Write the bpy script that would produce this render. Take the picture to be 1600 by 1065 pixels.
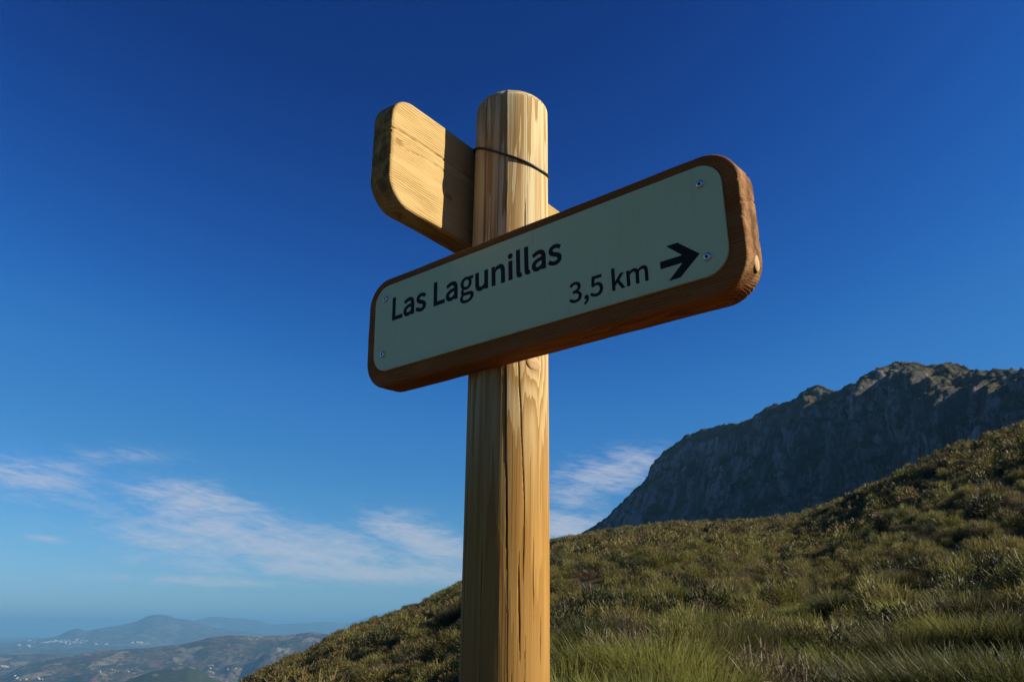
import bpy, bmesh, math, random
import numpy as np
from mathutils import Vector, Matrix

for _o in list(bpy.data.objects):
    bpy.data.objects.remove(_o)
SC = bpy.context.scene
COL = SC.collection
R_ = math.radians
rng = np.random.default_rng(7)
random.seed(7)

# ------------------------------------------------------------------ camera
EYE = 1.5                                   # camera height above the ground at the post
FPX = 1250.0                                # focal length in pixels of a 1600 px wide frame
PITCH = math.atan2(448.0, 1250.0)
cam_d = bpy.data.cameras.new('camera')
cam_d.sensor_width = 23.5
cam_d.lens = FPX / 1600.0 * 23.5
cam_d.clip_start = 0.05
cam_d.clip_end = 200000.0
cam_d.dof.use_dof = True
cam_d.dof.focus_distance = 1.18
cam_d.dof.aperture_fstop = 22.0
cam = bpy.data.objects.new('camera', cam_d)
COL.objects.link(cam)
cam.location = (0, 0, EYE)
cam.rotation_euler = (math.pi / 2 + PITCH, 0, 0)
SC.camera = cam

# ------------------------------------------------------------------ light
SUN_AZ = 100.0                              # degrees clockwise from +Y
SUN_EL = 26.5
sun_d = bpy.data.lights.new('sun', 'SUN')
sun_d.energy = 5.0
sun_d.angle = R_(0.53)
sun_d.color = (1.0, 0.90, 0.74)
sun = bpy.data.objects.new('sun', sun_d)
COL.objects.link(sun)
_s = Vector((math.sin(R_(SUN_AZ)) * math.cos(R_(SUN_EL)), math.cos(R_(SUN_AZ)) * math.cos(R_(SUN_EL)), math.sin(R_(SUN_EL))))
sun.rotation_euler = _s.to_track_quat('Z', 'Y').to_euler()
sun.location = (30, -6, 20)

SC.view_settings.view_transform = 'Standard'
SC.view_settings.look = 'None'
SC.view_settings.gamma = 1.0
SC.view_settings.exposure = 1.0
SC.render.engine = 'CYCLES'
SC.cycles.use_denoising = True
SC.cycles.max_bounces = 6
SC.cycles.volume_bounces = 0

_c, _sn = math.cos(PITCH), math.sin(PITCH)
def ray(u, v):                              # viewing direction of a place in the photograph
    a = (u - 800.0) / FPX; b = (532.5 - v) / FPX
    return np.array([a, _c - b * _sn, _sn + b * _c])
def azel(u, v):
    r = ray(u, v)
    return math.atan2(r[0], r[1]), math.atan2(r[2], math.hypot(r[0], r[1]))
def tan_el(u, v):
    r = ray(u, v)
    return r[2] / math.hypot(r[0], r[1])

# ------------------------------------------------------------------ node helper
class NT:
    def __init__(self, tree):
        self.t = tree
    def n(self, kind, **kw):
        nd = self.t.nodes.new(kind)
        for k, v in kw.items():
            setattr(nd, k, v)
        return nd
    def put(self, sock, v):
        if isinstance(v, bpy.types.NodeSocket):
            self.t.links.new(v, sock)
        elif v is not None:
            if hasattr(sock.default_value, '__len__') and hasattr(v, '__len__') and len(sock.default_value) == 4 and len(v) == 3:
                v = (*v, 1.0)
            sock.default_value = v
    def math(self, op, a, b=None, c=None, clamp=False):
        nd = self.n('ShaderNodeMath', operation=op, use_clamp=clamp)
        for i, v in enumerate((a, b, c)):
            if v is not None:
                self.put(nd.inputs[i], v)
        return nd.outputs[0]
    def vec(self, x, y, z):
        nd = self.n('ShaderNodeCombineXYZ')
        for i, v in enumerate((x, y, z)):
            self.put(nd.inputs[i], v)
        return nd.outputs[0]
    def sep(self, v):
        nd = self.n('ShaderNodeSeparateXYZ'); self.put(nd.inputs[0], v)
        return nd.outputs
    def vmul(self, v, s):
        nd = self.n('ShaderNodeVectorMath', operation='MULTIPLY'); self.put(nd.inputs[0], v); self.put(nd.inputs[1], s)
        return nd.outputs[0]
    def noise(self, v, scale, detail=4, rough=0.55, dist=0.0):
        nd = self.n('ShaderNodeTexNoise')
        self.put(nd.inputs['Vector'], v)
        nd.inputs['Scale'].default_value = scale; nd.inputs['Detail'].default_value = detail
        nd.inputs['Roughness'].default_value = rough; nd.inputs['Distortion'].default_value = dist
        return nd.outputs[0]
    def mix(self, f, a, b, blend='MIX'):
        nd = self.n('ShaderNodeMix', data_type='RGBA', blend_type=blend)
        self.put(nd.inputs[0], f); self.put(nd.inputs[6], a); self.put(nd.inputs[7], b)
        return nd.outputs[2]
    def ss(self, v, lo, hi, a=0.0, b=1.0):
        nd = self.n('ShaderNodeMapRange', interpolation_type='SMOOTHSTEP')
        self.put(nd.inputs[0], v)
        for i, q in enumerate((lo, hi, a, b)):
            self.put(nd.inputs[i + 1], q)
        return nd.outputs[0]

# ------------------------------------------------------------------ sky
def build_world():
    w = bpy.data.worlds.new('World'); SC.world = w; w.use_nodes = True
    T = NT(w.node_tree); bg = w.node_tree.nodes['Background']
    sky = T.n('ShaderNodeTexSky', sky_type='NISHITA', sun_disc=False)
    sky.sun_elevation = R_(SUN_EL); sky.sun_rotation = R_(SUN_AZ)
    sky.altitude = 900; sky.air_density = 1.0; sky.dust_density = 0.6; sky.ozone_density = 2.0
    # clear winter air through a polarised lens: the same grade for the whole sky
    sp = T.n('ShaderNodeSeparateColor'); T.put(sp.inputs[0], sky.outputs[0])
    cc = T.n('ShaderNodeCombineColor')
    curves = (((0, 0), (0.068, 0.002), (0.080, 0.004), (0.12, 0.013), (0.157, 0.028), (0.225, 0.052), (0.58, 0.27), (1, 0.45)),
              ((0, 0), (0.117, 0.030), (0.136, 0.043), (0.205, 0.112), (0.25, 0.165), (0.36, 0.245), (0.70, 0.53), (1, 0.70)),
              ((0, 0), (0.22, 0.190), (0.25, 0.240), (0.345, 0.410), (0.41, 0.500), (0.55, 0.59), (0.63, 0.70), (1, 0.90)))
    for i, pts in enumerate(curves):
        fc = T.n('ShaderNodeFloatCurve'); cv = fc.mapping.curves[0]
        cv.points[0].location = pts[0]; cv.points[1].location = pts[-1]
        for p in pts[1:-1]:
            cv.points.new(*p)
        fc.mapping.update()
        T.put(fc.inputs['Value'], T.math('MULTIPLY', sp.outputs[i], 0.1))
        T.put(cc.inputs[i], T.math('MULTIPLY', fc.outputs[0], 10.0))
    base = cc.outputs[0]
    # thin cirrus as a layer in direction space
    tc = T.n('ShaderNodeTexCoord')
    x, y, z = T.sep(tc.outputs['Generated'])
    az = T.math('MULTIPLY', T.math('ARCTAN2', x, y), 57.2958)
    el = T.math('MULTIPLY', T.math('ARCSINE', z), 57.2958)
    def streak(tilt, sx, sy, seed, dist, detail=6, rough=0.6):
        t = R_(tilt)
        p = T.math('ADD', T.math('MULTIPLY', az, math.cos(t)), T.math('MULTIPLY', el, -math.sin(t)))
        q = T.math('ADD', T.math('MULTIPLY', az, math.sin(t)), T.math('MULTIPLY', el, math.cos(t)))
        return T.noise(T.vec(T.math('MULTIPLY', p, sx), T.math('MULTIPLY', q, sy), seed), 1.0, detail, rough, dist)
    s1 = streak(9, 0.16, 0.75, 3.1, 0.9)
    s2 = streak(-14, 0.22, 0.9, 8.7, 1.2)
    fine = streak(10, 0.55, 3.4, 1.7, 1.0, 7, 0.68)
    # patches: (u, v, half width px, half height px, weight, tilt down to the right)
    patches = [(480, 856, 210, 30, 0.95, 6), (330, 815, 95, 40, 0.95, 20), (660, 846, 75, 24, 1.25, 17), (600, 893, 210, 15, 1.1, 2), (300, 848, 110, 15, 0.9, 7), (350, 908, 130, 7, 0.7, 1),
               (50, 740, 70, 20, 0.72, 4), (190, 713, 60, 11, 0.55, -3), (70, 842, 25, 5, 0.55, 6), (180, 772, 60, 9, 0.4, -8), (30, 775, 60, 14, 0.45, 3),
               (960, 735, 70, 26, 0.9, -8), (900, 770, 45, 26, 0.7, 20), (885, 826, 60, 20, 1.25, 2)]
    mask = None
    for (u, v, hw, hh, wt, tilt) in patches:
        a0, e0 = azel(u, v)
        a0 = math.degrees(a0); e0 = math.degrees(e0)
        ppd = 23.5
        t = R_(tilt)
        da = T.math('SUBTRACT', az, a0); de = T.math('SUBTRACT', el, e0)
        p = T.math('ADD', T.math('MULTIPLY', da, math.cos(t)), T.math('MULTIPLY', de, -math.sin(t)))
        q = T.math('ADD', T.math('MULTIPLY', da, math.sin(t)), T.math('MULTIPLY', de, math.cos(t)))
        p = T.math('MULTIPLY', p, ppd / hw); q = T.math('MULTIPLY', q, ppd / hh)
        d2 = T.math('ADD', T.math('MULTIPLY', p, p), T.math('MULTIPLY', q, q))
        g = T.math('MULTIPLY', T.math('POWER', 2.71828, T.math('MULTIPLY', d2, -0.46)), wt)
        mask = g if mask is None else T.math('MAXIMUM', mask, g)
    # the same kind of wisps go on round the rest of the low sky
    band = T.math('MULTIPLY', T.ss(el, 1.0, 5.0), T.ss(el, 16.0, 8.0))
    rest = T.math('MULTIPLY', band, T.math('MULTIPLY', T.ss(T.math('ABSOLUTE', az), 36.0, 50.0), T.ss(T.noise(T.vec(T.math('MULTIPLY', x, 3.0), T.math('MULTIPLY', y, 3.0), 5.0), 1.0, 3), 0.45, 0.65)))
    mask = T.math('MAXIMUM', mask, rest)
    wisps = T.math('ADD', T.math('MULTIPLY', s1, 0.62), T.math('MULTIPLY', s2, 0.38))
    wisps = T.math('ADD', wisps, T.math('MULTIPLY', T.math('SUBTRACT', fine, 0.5), 0.66))
    dens = T.ss(T.math('ADD', wisps, T.math('MULTIPLY', mask, 0.42)), 0.50, 1.10)
    dens = T.math('MULTIPLY', dens, T.math('MINIMUM', T.math('MULTIPLY', mask, 1.9), 1.0))
    dens = T.math('MULTIPLY', dens, 0.74, clamp=True)
    col = T.mix(dens, base, (5.7, 5.9, 6.7))
    T.put(bg.inputs[0], col); bg.inputs[1].default_value = 0.05
build_world()

# ------------------------------------------------------------------ noise and mesh helpers
def _hash(ix, iy, iz, seed):
    h = (ix * 374761393 + iy * 668265263 + iz * 2147483647 + seed * 144269) & 0xFFFFFFFF
    h = ((h ^ (h >> 13)) * 1274126177) & 0xFFFFFFFF
    h = h ^ (h >> 16)
    return (h & 0xFFFFFF) / float(0xFFFFFF)
def vnoise(x, y, z=0.0, seed=0):
    x, y, z = np.broadcast_arrays(np.asarray(x, float), np.asarray(y, float), np.asarray(z, float))
    ix, iy, iz = (np.floor(q).astype(np.int64) for q in (x, y, z))
    fx, fy, fz = x - ix, y - iy, z - iz
    fx, fy, fz = (q * q * (3 - 2 * q) for q in (fx, fy, fz))
    r = 0
    for dx in (0, 1):
        for dy in (0, 1):
            for dz in (0, 1):
                w = (fx if dx else 1 - fx) * (fy if dy else 1 - fy) * (fz if dz else 1 - fz)
                r = r + w * _hash(ix + dx, iy + dy, iz + dz, seed)
    return r * 2 - 1
def fbm(x, y, z=0.0, seed=0, oct=4, gain=0.5):
    a, f, r = 1.0, 1.0, 0.0
    for i in range(oct):
        r = r + a * vnoise(np.asarray(x) * f + 17.3 * i, np.asarray(y) * f - 9.1 * i, np.asarray(z) * f, seed + i)
        a *= gain; f *= 2.03
    return r

def mesh_np(name, V, F, mats=(), smooth=False, mat_idx=None, attrs=None):
    V = np.asarray(V, np.float32).reshape(-1, 3)
    me = bpy.data.meshes.new(name)
    if isinstance(F, np.ndarray):
        k = F.shape[1]; nf = len(F)
        me.vertices.add(len(V)); me.loops.add(nf * k); me.polygons.add(nf)
        me.vertices.foreach_set('co', V.ravel())
        me.loops.foreach_set('vertex_index', F.astype(np.int32).ravel())
        me.polygons.foreach_set('loop_start', np.arange(nf, dtype=np.int32) * k)
    else:
        me.from_pydata(V.tolist(), [], F)
    for m in mats:
        me.materials.append(m)
    if mat_idx is not None:
        me.polygons.foreach_set('material_index', np.asarray(mat_idx, np.int32))
    me.polygons.foreach_set('use_smooth', np.full(len(me.polygons), smooth))
    for nm, val in (attrs or {}).items():
        at = me.attributes.new(nm, 'FLOAT', 'POINT'); at.data.foreach_set('value', np.asarray(val, np.float32))
    me.update(calc_edges=True); me.validate()
    return me
def grid_faces(nr, nc, wrap=False):
    r = np.arange(nr - 1)[:, None]; c = np.arange(nc if wrap else nc - 1)[None, :]
    c2 = (c + 1) % nc
    return np.stack([r * nc + c, r * nc + c2, (r + 1) * nc + c2, (r + 1) * nc + c], -1).reshape(-1, 4)
def link(name, data, parent=None, loc=None, rot=None, label=None, cat=None, group=None, kind=None):
    o = bpy.data.objects.new(name, data); COL.objects.link(o)
    if parent is not None: o.parent = parent
    if loc is not None: o.location = loc
    if rot is not None: o.rotation_euler = rot
    for k, v in (('label', label), ('category', cat), ('group', group), ('kind', kind)):
        if v: o[k] = v
    return o
def new_mat(name, rough=0.7, spec=0.3):
    m = bpy.data.materials.new(name); m.use_nodes = True
    T = NT(m.node_tree); b = m.node_tree.nodes['Principled BSDF']
    b.inputs['Roughness'].default_value = rough
    b.inputs['Specular IOR Level'].default_value = spec
    return m, T, b
def bump(T, b, h, dist, strength=1.0):
    nd = T.n('ShaderNodeBump'); nd.inputs['Distance'].default_value = dist; nd.inputs['Strength'].default_value = strength
    T.put(nd.inputs['Height'], h); T.put(b.inputs['Normal'], nd.outputs[0])

# ------------------------------------------------------------------ materials
ALB = 0.50
def dim(T, c, k=None):
    nd = T.n('ShaderNodeMix', data_type='RGBA', blend_type='MULTIPLY'); nd.inputs[0].default_value = 1.0
    k = ALB if k is None else k
    T.put(nd.inputs[6], c); nd.inputs[7].default_value = (k, k, k, 1)
    return nd.outputs[2]
def plain(name, col, rough=0.6, spec=0.4, metal=0.0):
    m, T, b = new_mat(name, rough, spec)
    b.inputs['Base Color'].default_value = (*col, 1); b.inputs['Metallic'].default_value = metal
    return m

def wood_post():
    m, T, b = new_mat('debarked pine', 0.75, 0.05)
    tc = T.n('ShaderNodeTexCoord').outputs['Object']
    x, y, z = T.sep(tc)
    # the pith wanders up the trunk, so growth rings surface in long narrow tongues
    wz = T.noise(T.vec(0.0, 0.0, z), 1.1, 2); wz2 = T.noise(T.vec(4.0, 2.0, z), 1.1, 2)
    px = T.math('ADD', x, T.math('MULTIPLY', T.math('SUBTRACT', wz, 0.5), 0.016))
    py = T.math('ADD', y, T.math('MULTIPLY', T.math('SUBTRACT', wz2, 0.5), 0.016))
    rr = T.math('SQRT', T.math('ADD', T.math('MULTIPLY', px, px), T.math('MULTIPLY', py, py)))
    wob = T.noise(T.vmul(tc, (30, 30, 0.75)), 1.0, 4, 0.55, 0.5)
    wob2 = T.noise(T.vmul(tc, (110, 110, 9)), 1.0, 3, 0.6)
    rr = T.math('ADD', rr, T.math('MULTIPLY', T.math('SUBTRACT', wob, 0.5), 0.016))
    rr = T.math('ADD', rr, T.math('MULTIPLY', T.math('SUBTRACT', wob2, 0.5), 0.0010))
    # rings swing round the knot under the sign
    kx, ky, kz = KNOT_LOCAL
    dx = T.math('SUBTRACT', x, kx); dy = T.math('SUBTRACT', y, ky); dz = T.math('MULTIPLY', T.math('SUBTRACT', z, kz - 0.006), 0.55)
    dk = T.math('SQRT', T.math('ADD', T.math('ADD', T.math('MULTIPLY', dx, dx), T.math('MULTIPLY', dy, dy)), T.math('MULTIPLY', dz, dz)))
    rr = T.math('ADD', rr, T.math('MULTIPLY', T.math('POWER', 2.71828, T.math('MULTIPLY', dk, -40.0)), 0.011))
    ph = T.math('FRACT', T.math('MULTIPLY', rr, 1 / 0.0028))
    ring = T.math('MULTIPLY', T.ss(ph, 0.15, 0.93), T.ss(ph, 1.0, 0.95))
    fib = T.noise(T.vmul(tc, (520, 520, 7)), 1.0, 3, 0.6)
    strk = T.noise(T.vmul(tc, (85, 85, 1.0)), 1.0, 3, 0.6)
    blot = T.noise(T.vmul(tc, (18, 18, 3.0)), 1.0, 5, 0.6)
    up = T.ss(T.math('ADD', z, T.math('MULTIPLY', blot, 0.12)), 1.66, 2.02)
    ov = T.math('SUBTRACT', 1.0, T.math('MULTIPLY', up, 0.62))              # stains fade out towards the bleached head
    lo = T.mix(T.math('MULTIPLY', ring, 0.55), (0.64, 0.37, 0.105), (0.40, 0.190, 0.042))
    hi = T.mix(T.math('MULTIPLY', ring, 0.85), (0.98, 0.82, 0.47), (0.52, 0.29, 0.085))
    c = T.mix(up, lo, hi)
    c = T.mix(T.math('MULTIPLY', T.ss(strk, 0.45, 0.72, 0, 0.6), ov), c, (0.46, 0.235, 0.055))
    c = T.mix(T.math('MULTIPLY', T.ss(fib, 0.48, 0.8, 0, 0.4), ov), c, (0.30, 0.15, 0.04))
    c = T.mix(T.math('MULTIPLY', T.ss(blot, 0.46, 0.70, 0, 0.6), ov), c, (0.40, 0.20, 0.042))
    c = T.mix(T.ss(T.math('ADD', z, T.math('MULTIPLY', blot, 0.2)), 1.72, 1.45, 0, 0.5), c, (0.40, 0.215, 0.06))
    T.put(b.inputs['Base Color'], dim(T, c))
    h = T.math('ADD', T.math('MULTIPLY', fib, 0.6), T.math('MULTIPLY', ring, 0.4))
    bump(T, b, h, 0.0006, 0.7)
    return m

def wood_board(name, early, late, stain, end=None, pith=(0.03, -0.16), relief=0.0005, pitch=0.0030, seed=0.0, knots=()):
    m, T, b = new_mat(name, 0.75, 0.05)
    tc = T.n('ShaderNodeTexCoord').outputs['Object']
    x, y, z = T.sep(tc)
    wob = T.noise(T.vec(T.math('MULTIPLY', x, 2.6), T.math('MULTIPLY', y, 9.0), T.math('ADD', T.math('MULTIPLY', z, 14.0), seed)), 1.0, 4, 0.55, 0.4)
    wob2 = T.noise(T.vmul(tc, (16, 160, 160)), 1.0, 3, 0.6)
    py = T.math('SUBTRACT', y, pith[0]); pz = T.math('SUBTRACT', z, pith[1])
    rr = T.math('SQRT', T.math('ADD', T.math('MULTIPLY', py, py), T.math('MULTIPLY', pz, pz)))
    rr = T.math('ADD', rr, T.math('MULTIPLY', T.math('SUBTRACT', wob, 0.5), 0.034))
    rr = T.math('ADD', rr, T.math('MULTIPLY', T.math('SUBTRACT', wob2, 0.5), 0.0026))
    dark = None
    for (kx, kz, amp) in knots:
        dx = T.math('MULTIPLY', T.math('SUBTRACT', x, kx), 0.6); dz = T.math('SUBTRACT', z, kz)
        dk = T.math('SQRT', T.math('ADD', T.math('MULTIPLY', dx, dx), T.math('MULTIPLY', dz, dz)))
        rr = T.math('ADD', rr, T.math('MULTIPLY', T.math('POWER', 2.71828, T.math('MULTIPLY', dk, -110.0)), amp))
        q = T.ss(dk, 0.0075, 0.0035)
        dark = q if dark is None else T.math('MAXIMUM', dark, q)
    ph = T.math('FRACT', T.math('MULTIPLY', rr, 1 / pitch))
    ring = T.math('MULTIPLY', T.ss(ph, 0.10, 0.85), T.ss(ph, 1.0, 0.88))
    wear = T.noise(T.vmul(tc, (7, 30, 30)), 1.0, 3, 0.6)
    ring = T.math('MULTIPLY', ring, T.ss(wear, 0.25, 0.65, 0.35, 1.0))
    fib = T.noise(T.vmul(tc, (9, 420, 420)), 1.0, 3, 0.6)
    blot = T.noise(T.vmul(tc, (5, 22, 22)), 1.0, 5, 0.6)
    c = T.mix(ring, early, late)
    c = T.mix(T.ss(fib, 0.5, 0.8, 0, 0.5), c, late)
    c = T.mix(T.ss(blot, 0.45, 0.75, 0, 0.6), c, stain)
    if dark is not None:
        c = T.mix(T.math('MULTIPLY', dark, 0.6), c, tuple(v * 0.7 for v in late))
    # end grain drinks dirt and turns darker than the faces
    nx = T.sep(T.n('ShaderNodeTexCoord').outputs['Normal'])[0]
    endg = T.ss(T.math('ABSOLUTE', nx), 0.45, 0.85)
    c = T.mix(T.math('MULTIPLY', endg, 0.9), c, T.mix(ring, stain, tuple(v * 0.5 for v in late)), 'MULTIPLY') if False else T.mix(T.math('MULTIPLY', endg, 0.85), c, T.mix(T.ss(T.noise(T.vmul(tc, (40, 55, 38)), 1.0, 5, 0.65), 0.36, 0.62), tuple(v * 1.5 for v in (end or late)), tuple(v * 0.45 for v in (end or late))))
    T.put(b.inputs['Base Color'], dim(T, c))
    bump(T, b, T.math('ADD', T.math('ADD', T.math('MULTIPLY', ring, T.ss(wear, 0.3, 0.7)), T.math('MULTIPLY', fib, 0.6)), T.math('MULTIPLY', T.math('MULTIPLY', endg, T.noise(T.vmul(tc, (60, 120, 330)), 1.0, 4, 0.7)), 2.2)), relief, 1.0)
    return m

def plate_mat():
    m, T, b = new_mat('sage enamel plate', 0.42, 0.4)
    tc = T.n('ShaderNodeTexCoord').outputs['Object']
    d = T.noise(tc, 9.0, 5, 0.6); sp = T.noise(tc, 160.0, 2, 0.5)
    c = T.mix(T.ss(d, 0.4, 0.75, 0, 0.25), (0.49, 0.54, 0.25), (0.44, 0.48, 0.215))
    c = T.mix(T.ss(sp, 0.70, 0.78, 0, 0.35), c, (0.24, 0.30, 0.24))
    T.put(b.inputs['Base Color'], c)
    x, y, z = T.sep(tc)
    run = T.noise(T.vec(T.math('MULTIPLY', x, 70.0), 0.0, T.math('MULTIPLY', z, 5.0)), 1.0, 4, 0.65)
    c = T.mix(T.ss(run, 0.52, 0.78, 0, 0.22), c, (0.30, 0.31, 0.20))
    edge = T.ss(T.math('SUBTRACT', T.math('MULTIPLY', z, -1.0), T.math('MULTIPLY', d, 0.03)), 0.035, 0.062, 0, 0.20)
    c = T.mix(edge, c, (0.33, 0.31, 0.20))
    T.put(b.inputs['Base Color'], c)
    T.put(b.inputs['Roughness'], T.ss(d, 0.3, 0.7, 0.36, 0.5))
    return m

def plant_mat(name, c_lo, c_hi, c_alt, trans=0.25):
    m = bpy.data.materials.new(name); m.use_nodes = True
    T = NT(m.node_tree); b = m.node_tree.nodes['Principled BSDF']
    b.inputs['Roughness'].default_value = 0.55; b.inputs['Specular IOR Level'].default_value = 0.25
    at = T.n('ShaderNodeAttribute', attribute_name='tint').outputs['Fac']
    rnd = T.n('ShaderNodeObjectInfo').outputs['Random']
    c = T.mix(at, c_lo, c_hi)  # low tint darkened: inner shade put into the plant colour
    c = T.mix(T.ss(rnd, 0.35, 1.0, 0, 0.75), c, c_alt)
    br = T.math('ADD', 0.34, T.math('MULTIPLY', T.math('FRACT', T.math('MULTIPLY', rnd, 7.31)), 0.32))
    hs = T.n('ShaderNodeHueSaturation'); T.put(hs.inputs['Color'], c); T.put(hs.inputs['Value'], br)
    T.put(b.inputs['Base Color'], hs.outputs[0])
    tr = T.n('ShaderNodeBsdfTranslucent'); T.put(tr.inputs['Color'], hs.outputs[0])
    mx = T.n('ShaderNodeMixShader'); mx.inputs[0].default_value = trans
    T.put(mx.inputs[1], b.outputs[0]); T.put(mx.inputs[2], tr.outputs[0])
    T.put(m.node_tree.nodes['Material Output'].inputs[0], mx.outputs[0])
    return m

def soil_mat():
    m, T, b = new_mat('stony hillside soil', 0.9, 0.1)
    tc = T.n('ShaderNodeTexCoord').outputs['Object']
    a = T.noise(tc, 0.35, 5, 0.6); f = T.noise(tc, 6.0, 5, 0.65); g = T.noise(tc, 1.3, 4, 0.6)
    c = T.mix(T.ss(a, 0.35, 0.65), (0.085, 0.070, 0.034), (0.150, 0.110, 0.058))
    c = T.mix(T.ss(f, 0.5, 0.72, 0, 0.8), c, (0.060, 0.056, 0.024))
    c = T.mix(T.ss(g, 0.60, 0.75, 0, 0.8), c, (0.21, 0.165, 0.105))
    T.put(b.inputs['Base Color'], dim(T, c))
    bump(T, b, T.math('ADD', f, g), 0.08, 0.8)
    return m

def rock_mountain_mat():
    m, T, b = new_mat('limestone crag', 0.9, 0.15)
    tc = T.n('ShaderNodeTexCoord').outputs['Object']
    at = lambda k: T.n('ShaderNodeAttribute', attribute_name=k).outputs['Fac']
    steep, scree, along, down = at('steep'), at('scree'), at('along'), at('down')
    a = T.noise(T.vmul(tc, (1, 1, 0.4)), 0.022, 6, 0.68); f = T.noise(T.vmul(tc, (1, 1, 0.5)), 0.10, 6, 0.7)
    big = T.noise(tc, 0.016, 4, 0.6)
    flow = T.noise(T.vec(T.math('MULTIPLY', along, 0.045), T.math('MULTIPLY', down, 0.006), 3.0), 1.0, 4, 0.6, 0.3)
    rock = T.mix(T.ss(a, 0.36, 0.62), (0.10, 0.088, 0.083), (0.24, 0.208, 0.192))
    rock = T.mix(T.ss(f, 0.50, 0.62, 0, 0.9), rock, (0.050, 0.050, 0.044))
    rib = T.noise(T.vec(T.math('MULTIPLY', along, 0.14), T.math('MULTIPLY', down, 0.026), 7.0), 1.0, 7, 0.72, 0.5)  # relief shading put into the rock colour: dark fissures, pale ribs
    rock = T.mix(T.ss(rib, 0.50, 0.56, 0, 0.92), rock, (0.042, 0.042, 0.038))
    rock = T.mix(T.ss(rib, 0.42, 0.34, 0, 0.6), rock, (0.34, 0.30, 0.28))
    veg = T.mix(T.ss(f, 0.4, 0.6), (0.040, 0.038, 0.016), (0.085, 0.066, 0.034))
    c = T.mix(T.ss(T.math('ADD', steep, T.math('MULTIPLY', T.math('SUBTRACT', big, 0.5), 0.6)), 0.42, 0.56), veg, rock)
    bsh = T.noise(tc, 0.075, 5, 0.72, 0.6)
    c = T.mix(T.math('MULTIPLY', T.ss(bsh, 0.52, 0.56), T.ss(big, 0.36, 0.56)), c, (0.020, 0.024, 0.013))
    c = T.mix(T.math('MULTIPLY', scree, T.ss(flow, 0.46, 0.58)), c, (0.25, 0.21, 0.20))
    c = T.mix(T.math('MULTIPLY', scree, T.ss(flow, 0.48, 0.36, 0, 0.8)), c, (0.040, 0.042, 0.022))
    T.put(b.inputs['Base Color'], c)
    bump(T, b, T.math('ADD', a, f), 6.0, 1.0)
    return m

def far_mat(name, c1, c2, c3, c4, s=0.0022):
    m, T, b = new_mat(name, 0.95, 0.05)
    tc = T.n('ShaderNodeTexCoord').outputs['Object']
    a = T.noise(tc, s, 6, 0.62, 0.4); p = T.noise(tc, s * 3.1, 5, 0.6); g = T.noise(tc, s * 11, 4, 0.6)
    c = T.mix(T.ss(a, 0.40, 0.60), c1, c2)
    c = T.mix(T.ss(p, 0.55, 0.66, 0, 0.85), c, c3)
    vo = T.n('ShaderNodeTexVoronoi'); T.put(vo.inputs['Vector'], T.vmul(tc, (1, 0.6, 1))); vo.inputs['Scale'].default_value = s * 1.6
    sel = T.sep(vo.outputs['Color'])[0]
    c = T.mix(T.math('MULTIPLY', T.ss(sel, 0.80, 0.84), T.ss(p, 0.62, 0.5)), c, c4)
    dots = T.n('ShaderNodeTexVoronoi'); T.put(dots.inputs['Vector'], tc); dots.inputs['Scale'].default_value = s * 5.0
    c = T.mix(T.math('MULTIPLY', T.ss(dots.outputs['Distance'], 0.45, 0.3), T.ss(a, 0.62, 0.45)), c, (0.030, 0.036, 0.020))
    c = T.mix(T.ss(g, 0.52, 0.66, 0, 0.7), c, (0.035, 0.042, 0.025))
    T.put(b.inputs['Base Color'], dim(T, c, 0.54))
    return m

KNOT_LOCAL = (0.06 * math.sin(R_(37.4)), -0.06 * math.cos(R_(37.4)), 1.8655)
# ------------------------------------------------------------------ terrain
HILL_SIL = [(-300, 1290, 60), (0, 1210, 70), (250, 1120, 80), (345, 1082, 85), (423, 1044, 95), (450, 1030, 100), (495, 1012, 110), (535, 988, 115), (585, 970, 120),
            (652, 947, 128), (719, 914, 135), (790, 880, 142), (860, 849, 150), (952, 833, 150), (1045, 822, 145), (1184, 815, 125), (1253, 805, 105),
            (1322, 779, 88), (1369, 756, 78), (1438, 724, 68), (1507, 694, 62), (1600, 663, 58), (1750, 610, 55), (1950, 560, 55)]
_ha = [azel(u, v)[0] for u, v, r in HILL_SIL]
_ht = [tan_el(u, v) for u, v, r in HILL_SIL]
_hr = [float(r) for u, v, r in HILL_SIL]
_ha = [-math.pi, -2.2, -1.2] + _ha + [1.3, 2.2, math.pi]
_ht = [0.05, -0.08, -0.18] + _ht + [0.30, 0.24, 0.05]
_hr = [70, 60, 60] + _hr + [55, 60, 70]
def hill_TR(az):
    return np.interp(az, _ha, _ht) - 0.33 / np.interp(az, _ha, _hr), np.interp(az, _ha, _hr)
def hill_z(x, y):
    x = np.asarray(x, float); y = np.asarray(y, float)
    r = np.hypot(x, y); T, R = hill_TR(np.arctan2(x, y))
    t = np.minimum(r / R, 1.0)
    top = EYE + T * R
    az = np.arctan2(x, y)
    pw = np.interp(az, [-0.6, 0.20, 0.55, 1.0], [1.0, 1.0, 1.28, 1.28])
    z = top * (1.04 * t ** pw - 0.04 * t ** 7)
    g = np.minimum(0.40 * top / R, T - 0.01)
    dr = np.maximum(r - R, 0.0); k = 0.0035
    dm = np.maximum((g + 0.42) / (2 * k), 0)
    d1 = np.minimum(dr, dm)
    z = z + g * d1 - k * d1 * d1 - 0.42 * np.maximum(dr - dm, 0)
    z = z + 0.05 * fbm(x / 1.3, y / 1.3, 0, 3, 2) * np.minimum(1, r / 4) + 0.22 * fbm(x / 8.0, y / 8.0, 0, 9, 3) * np.clip((r - 4) / 20, 0, 1) * (R / 100.0)
    return z

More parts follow.
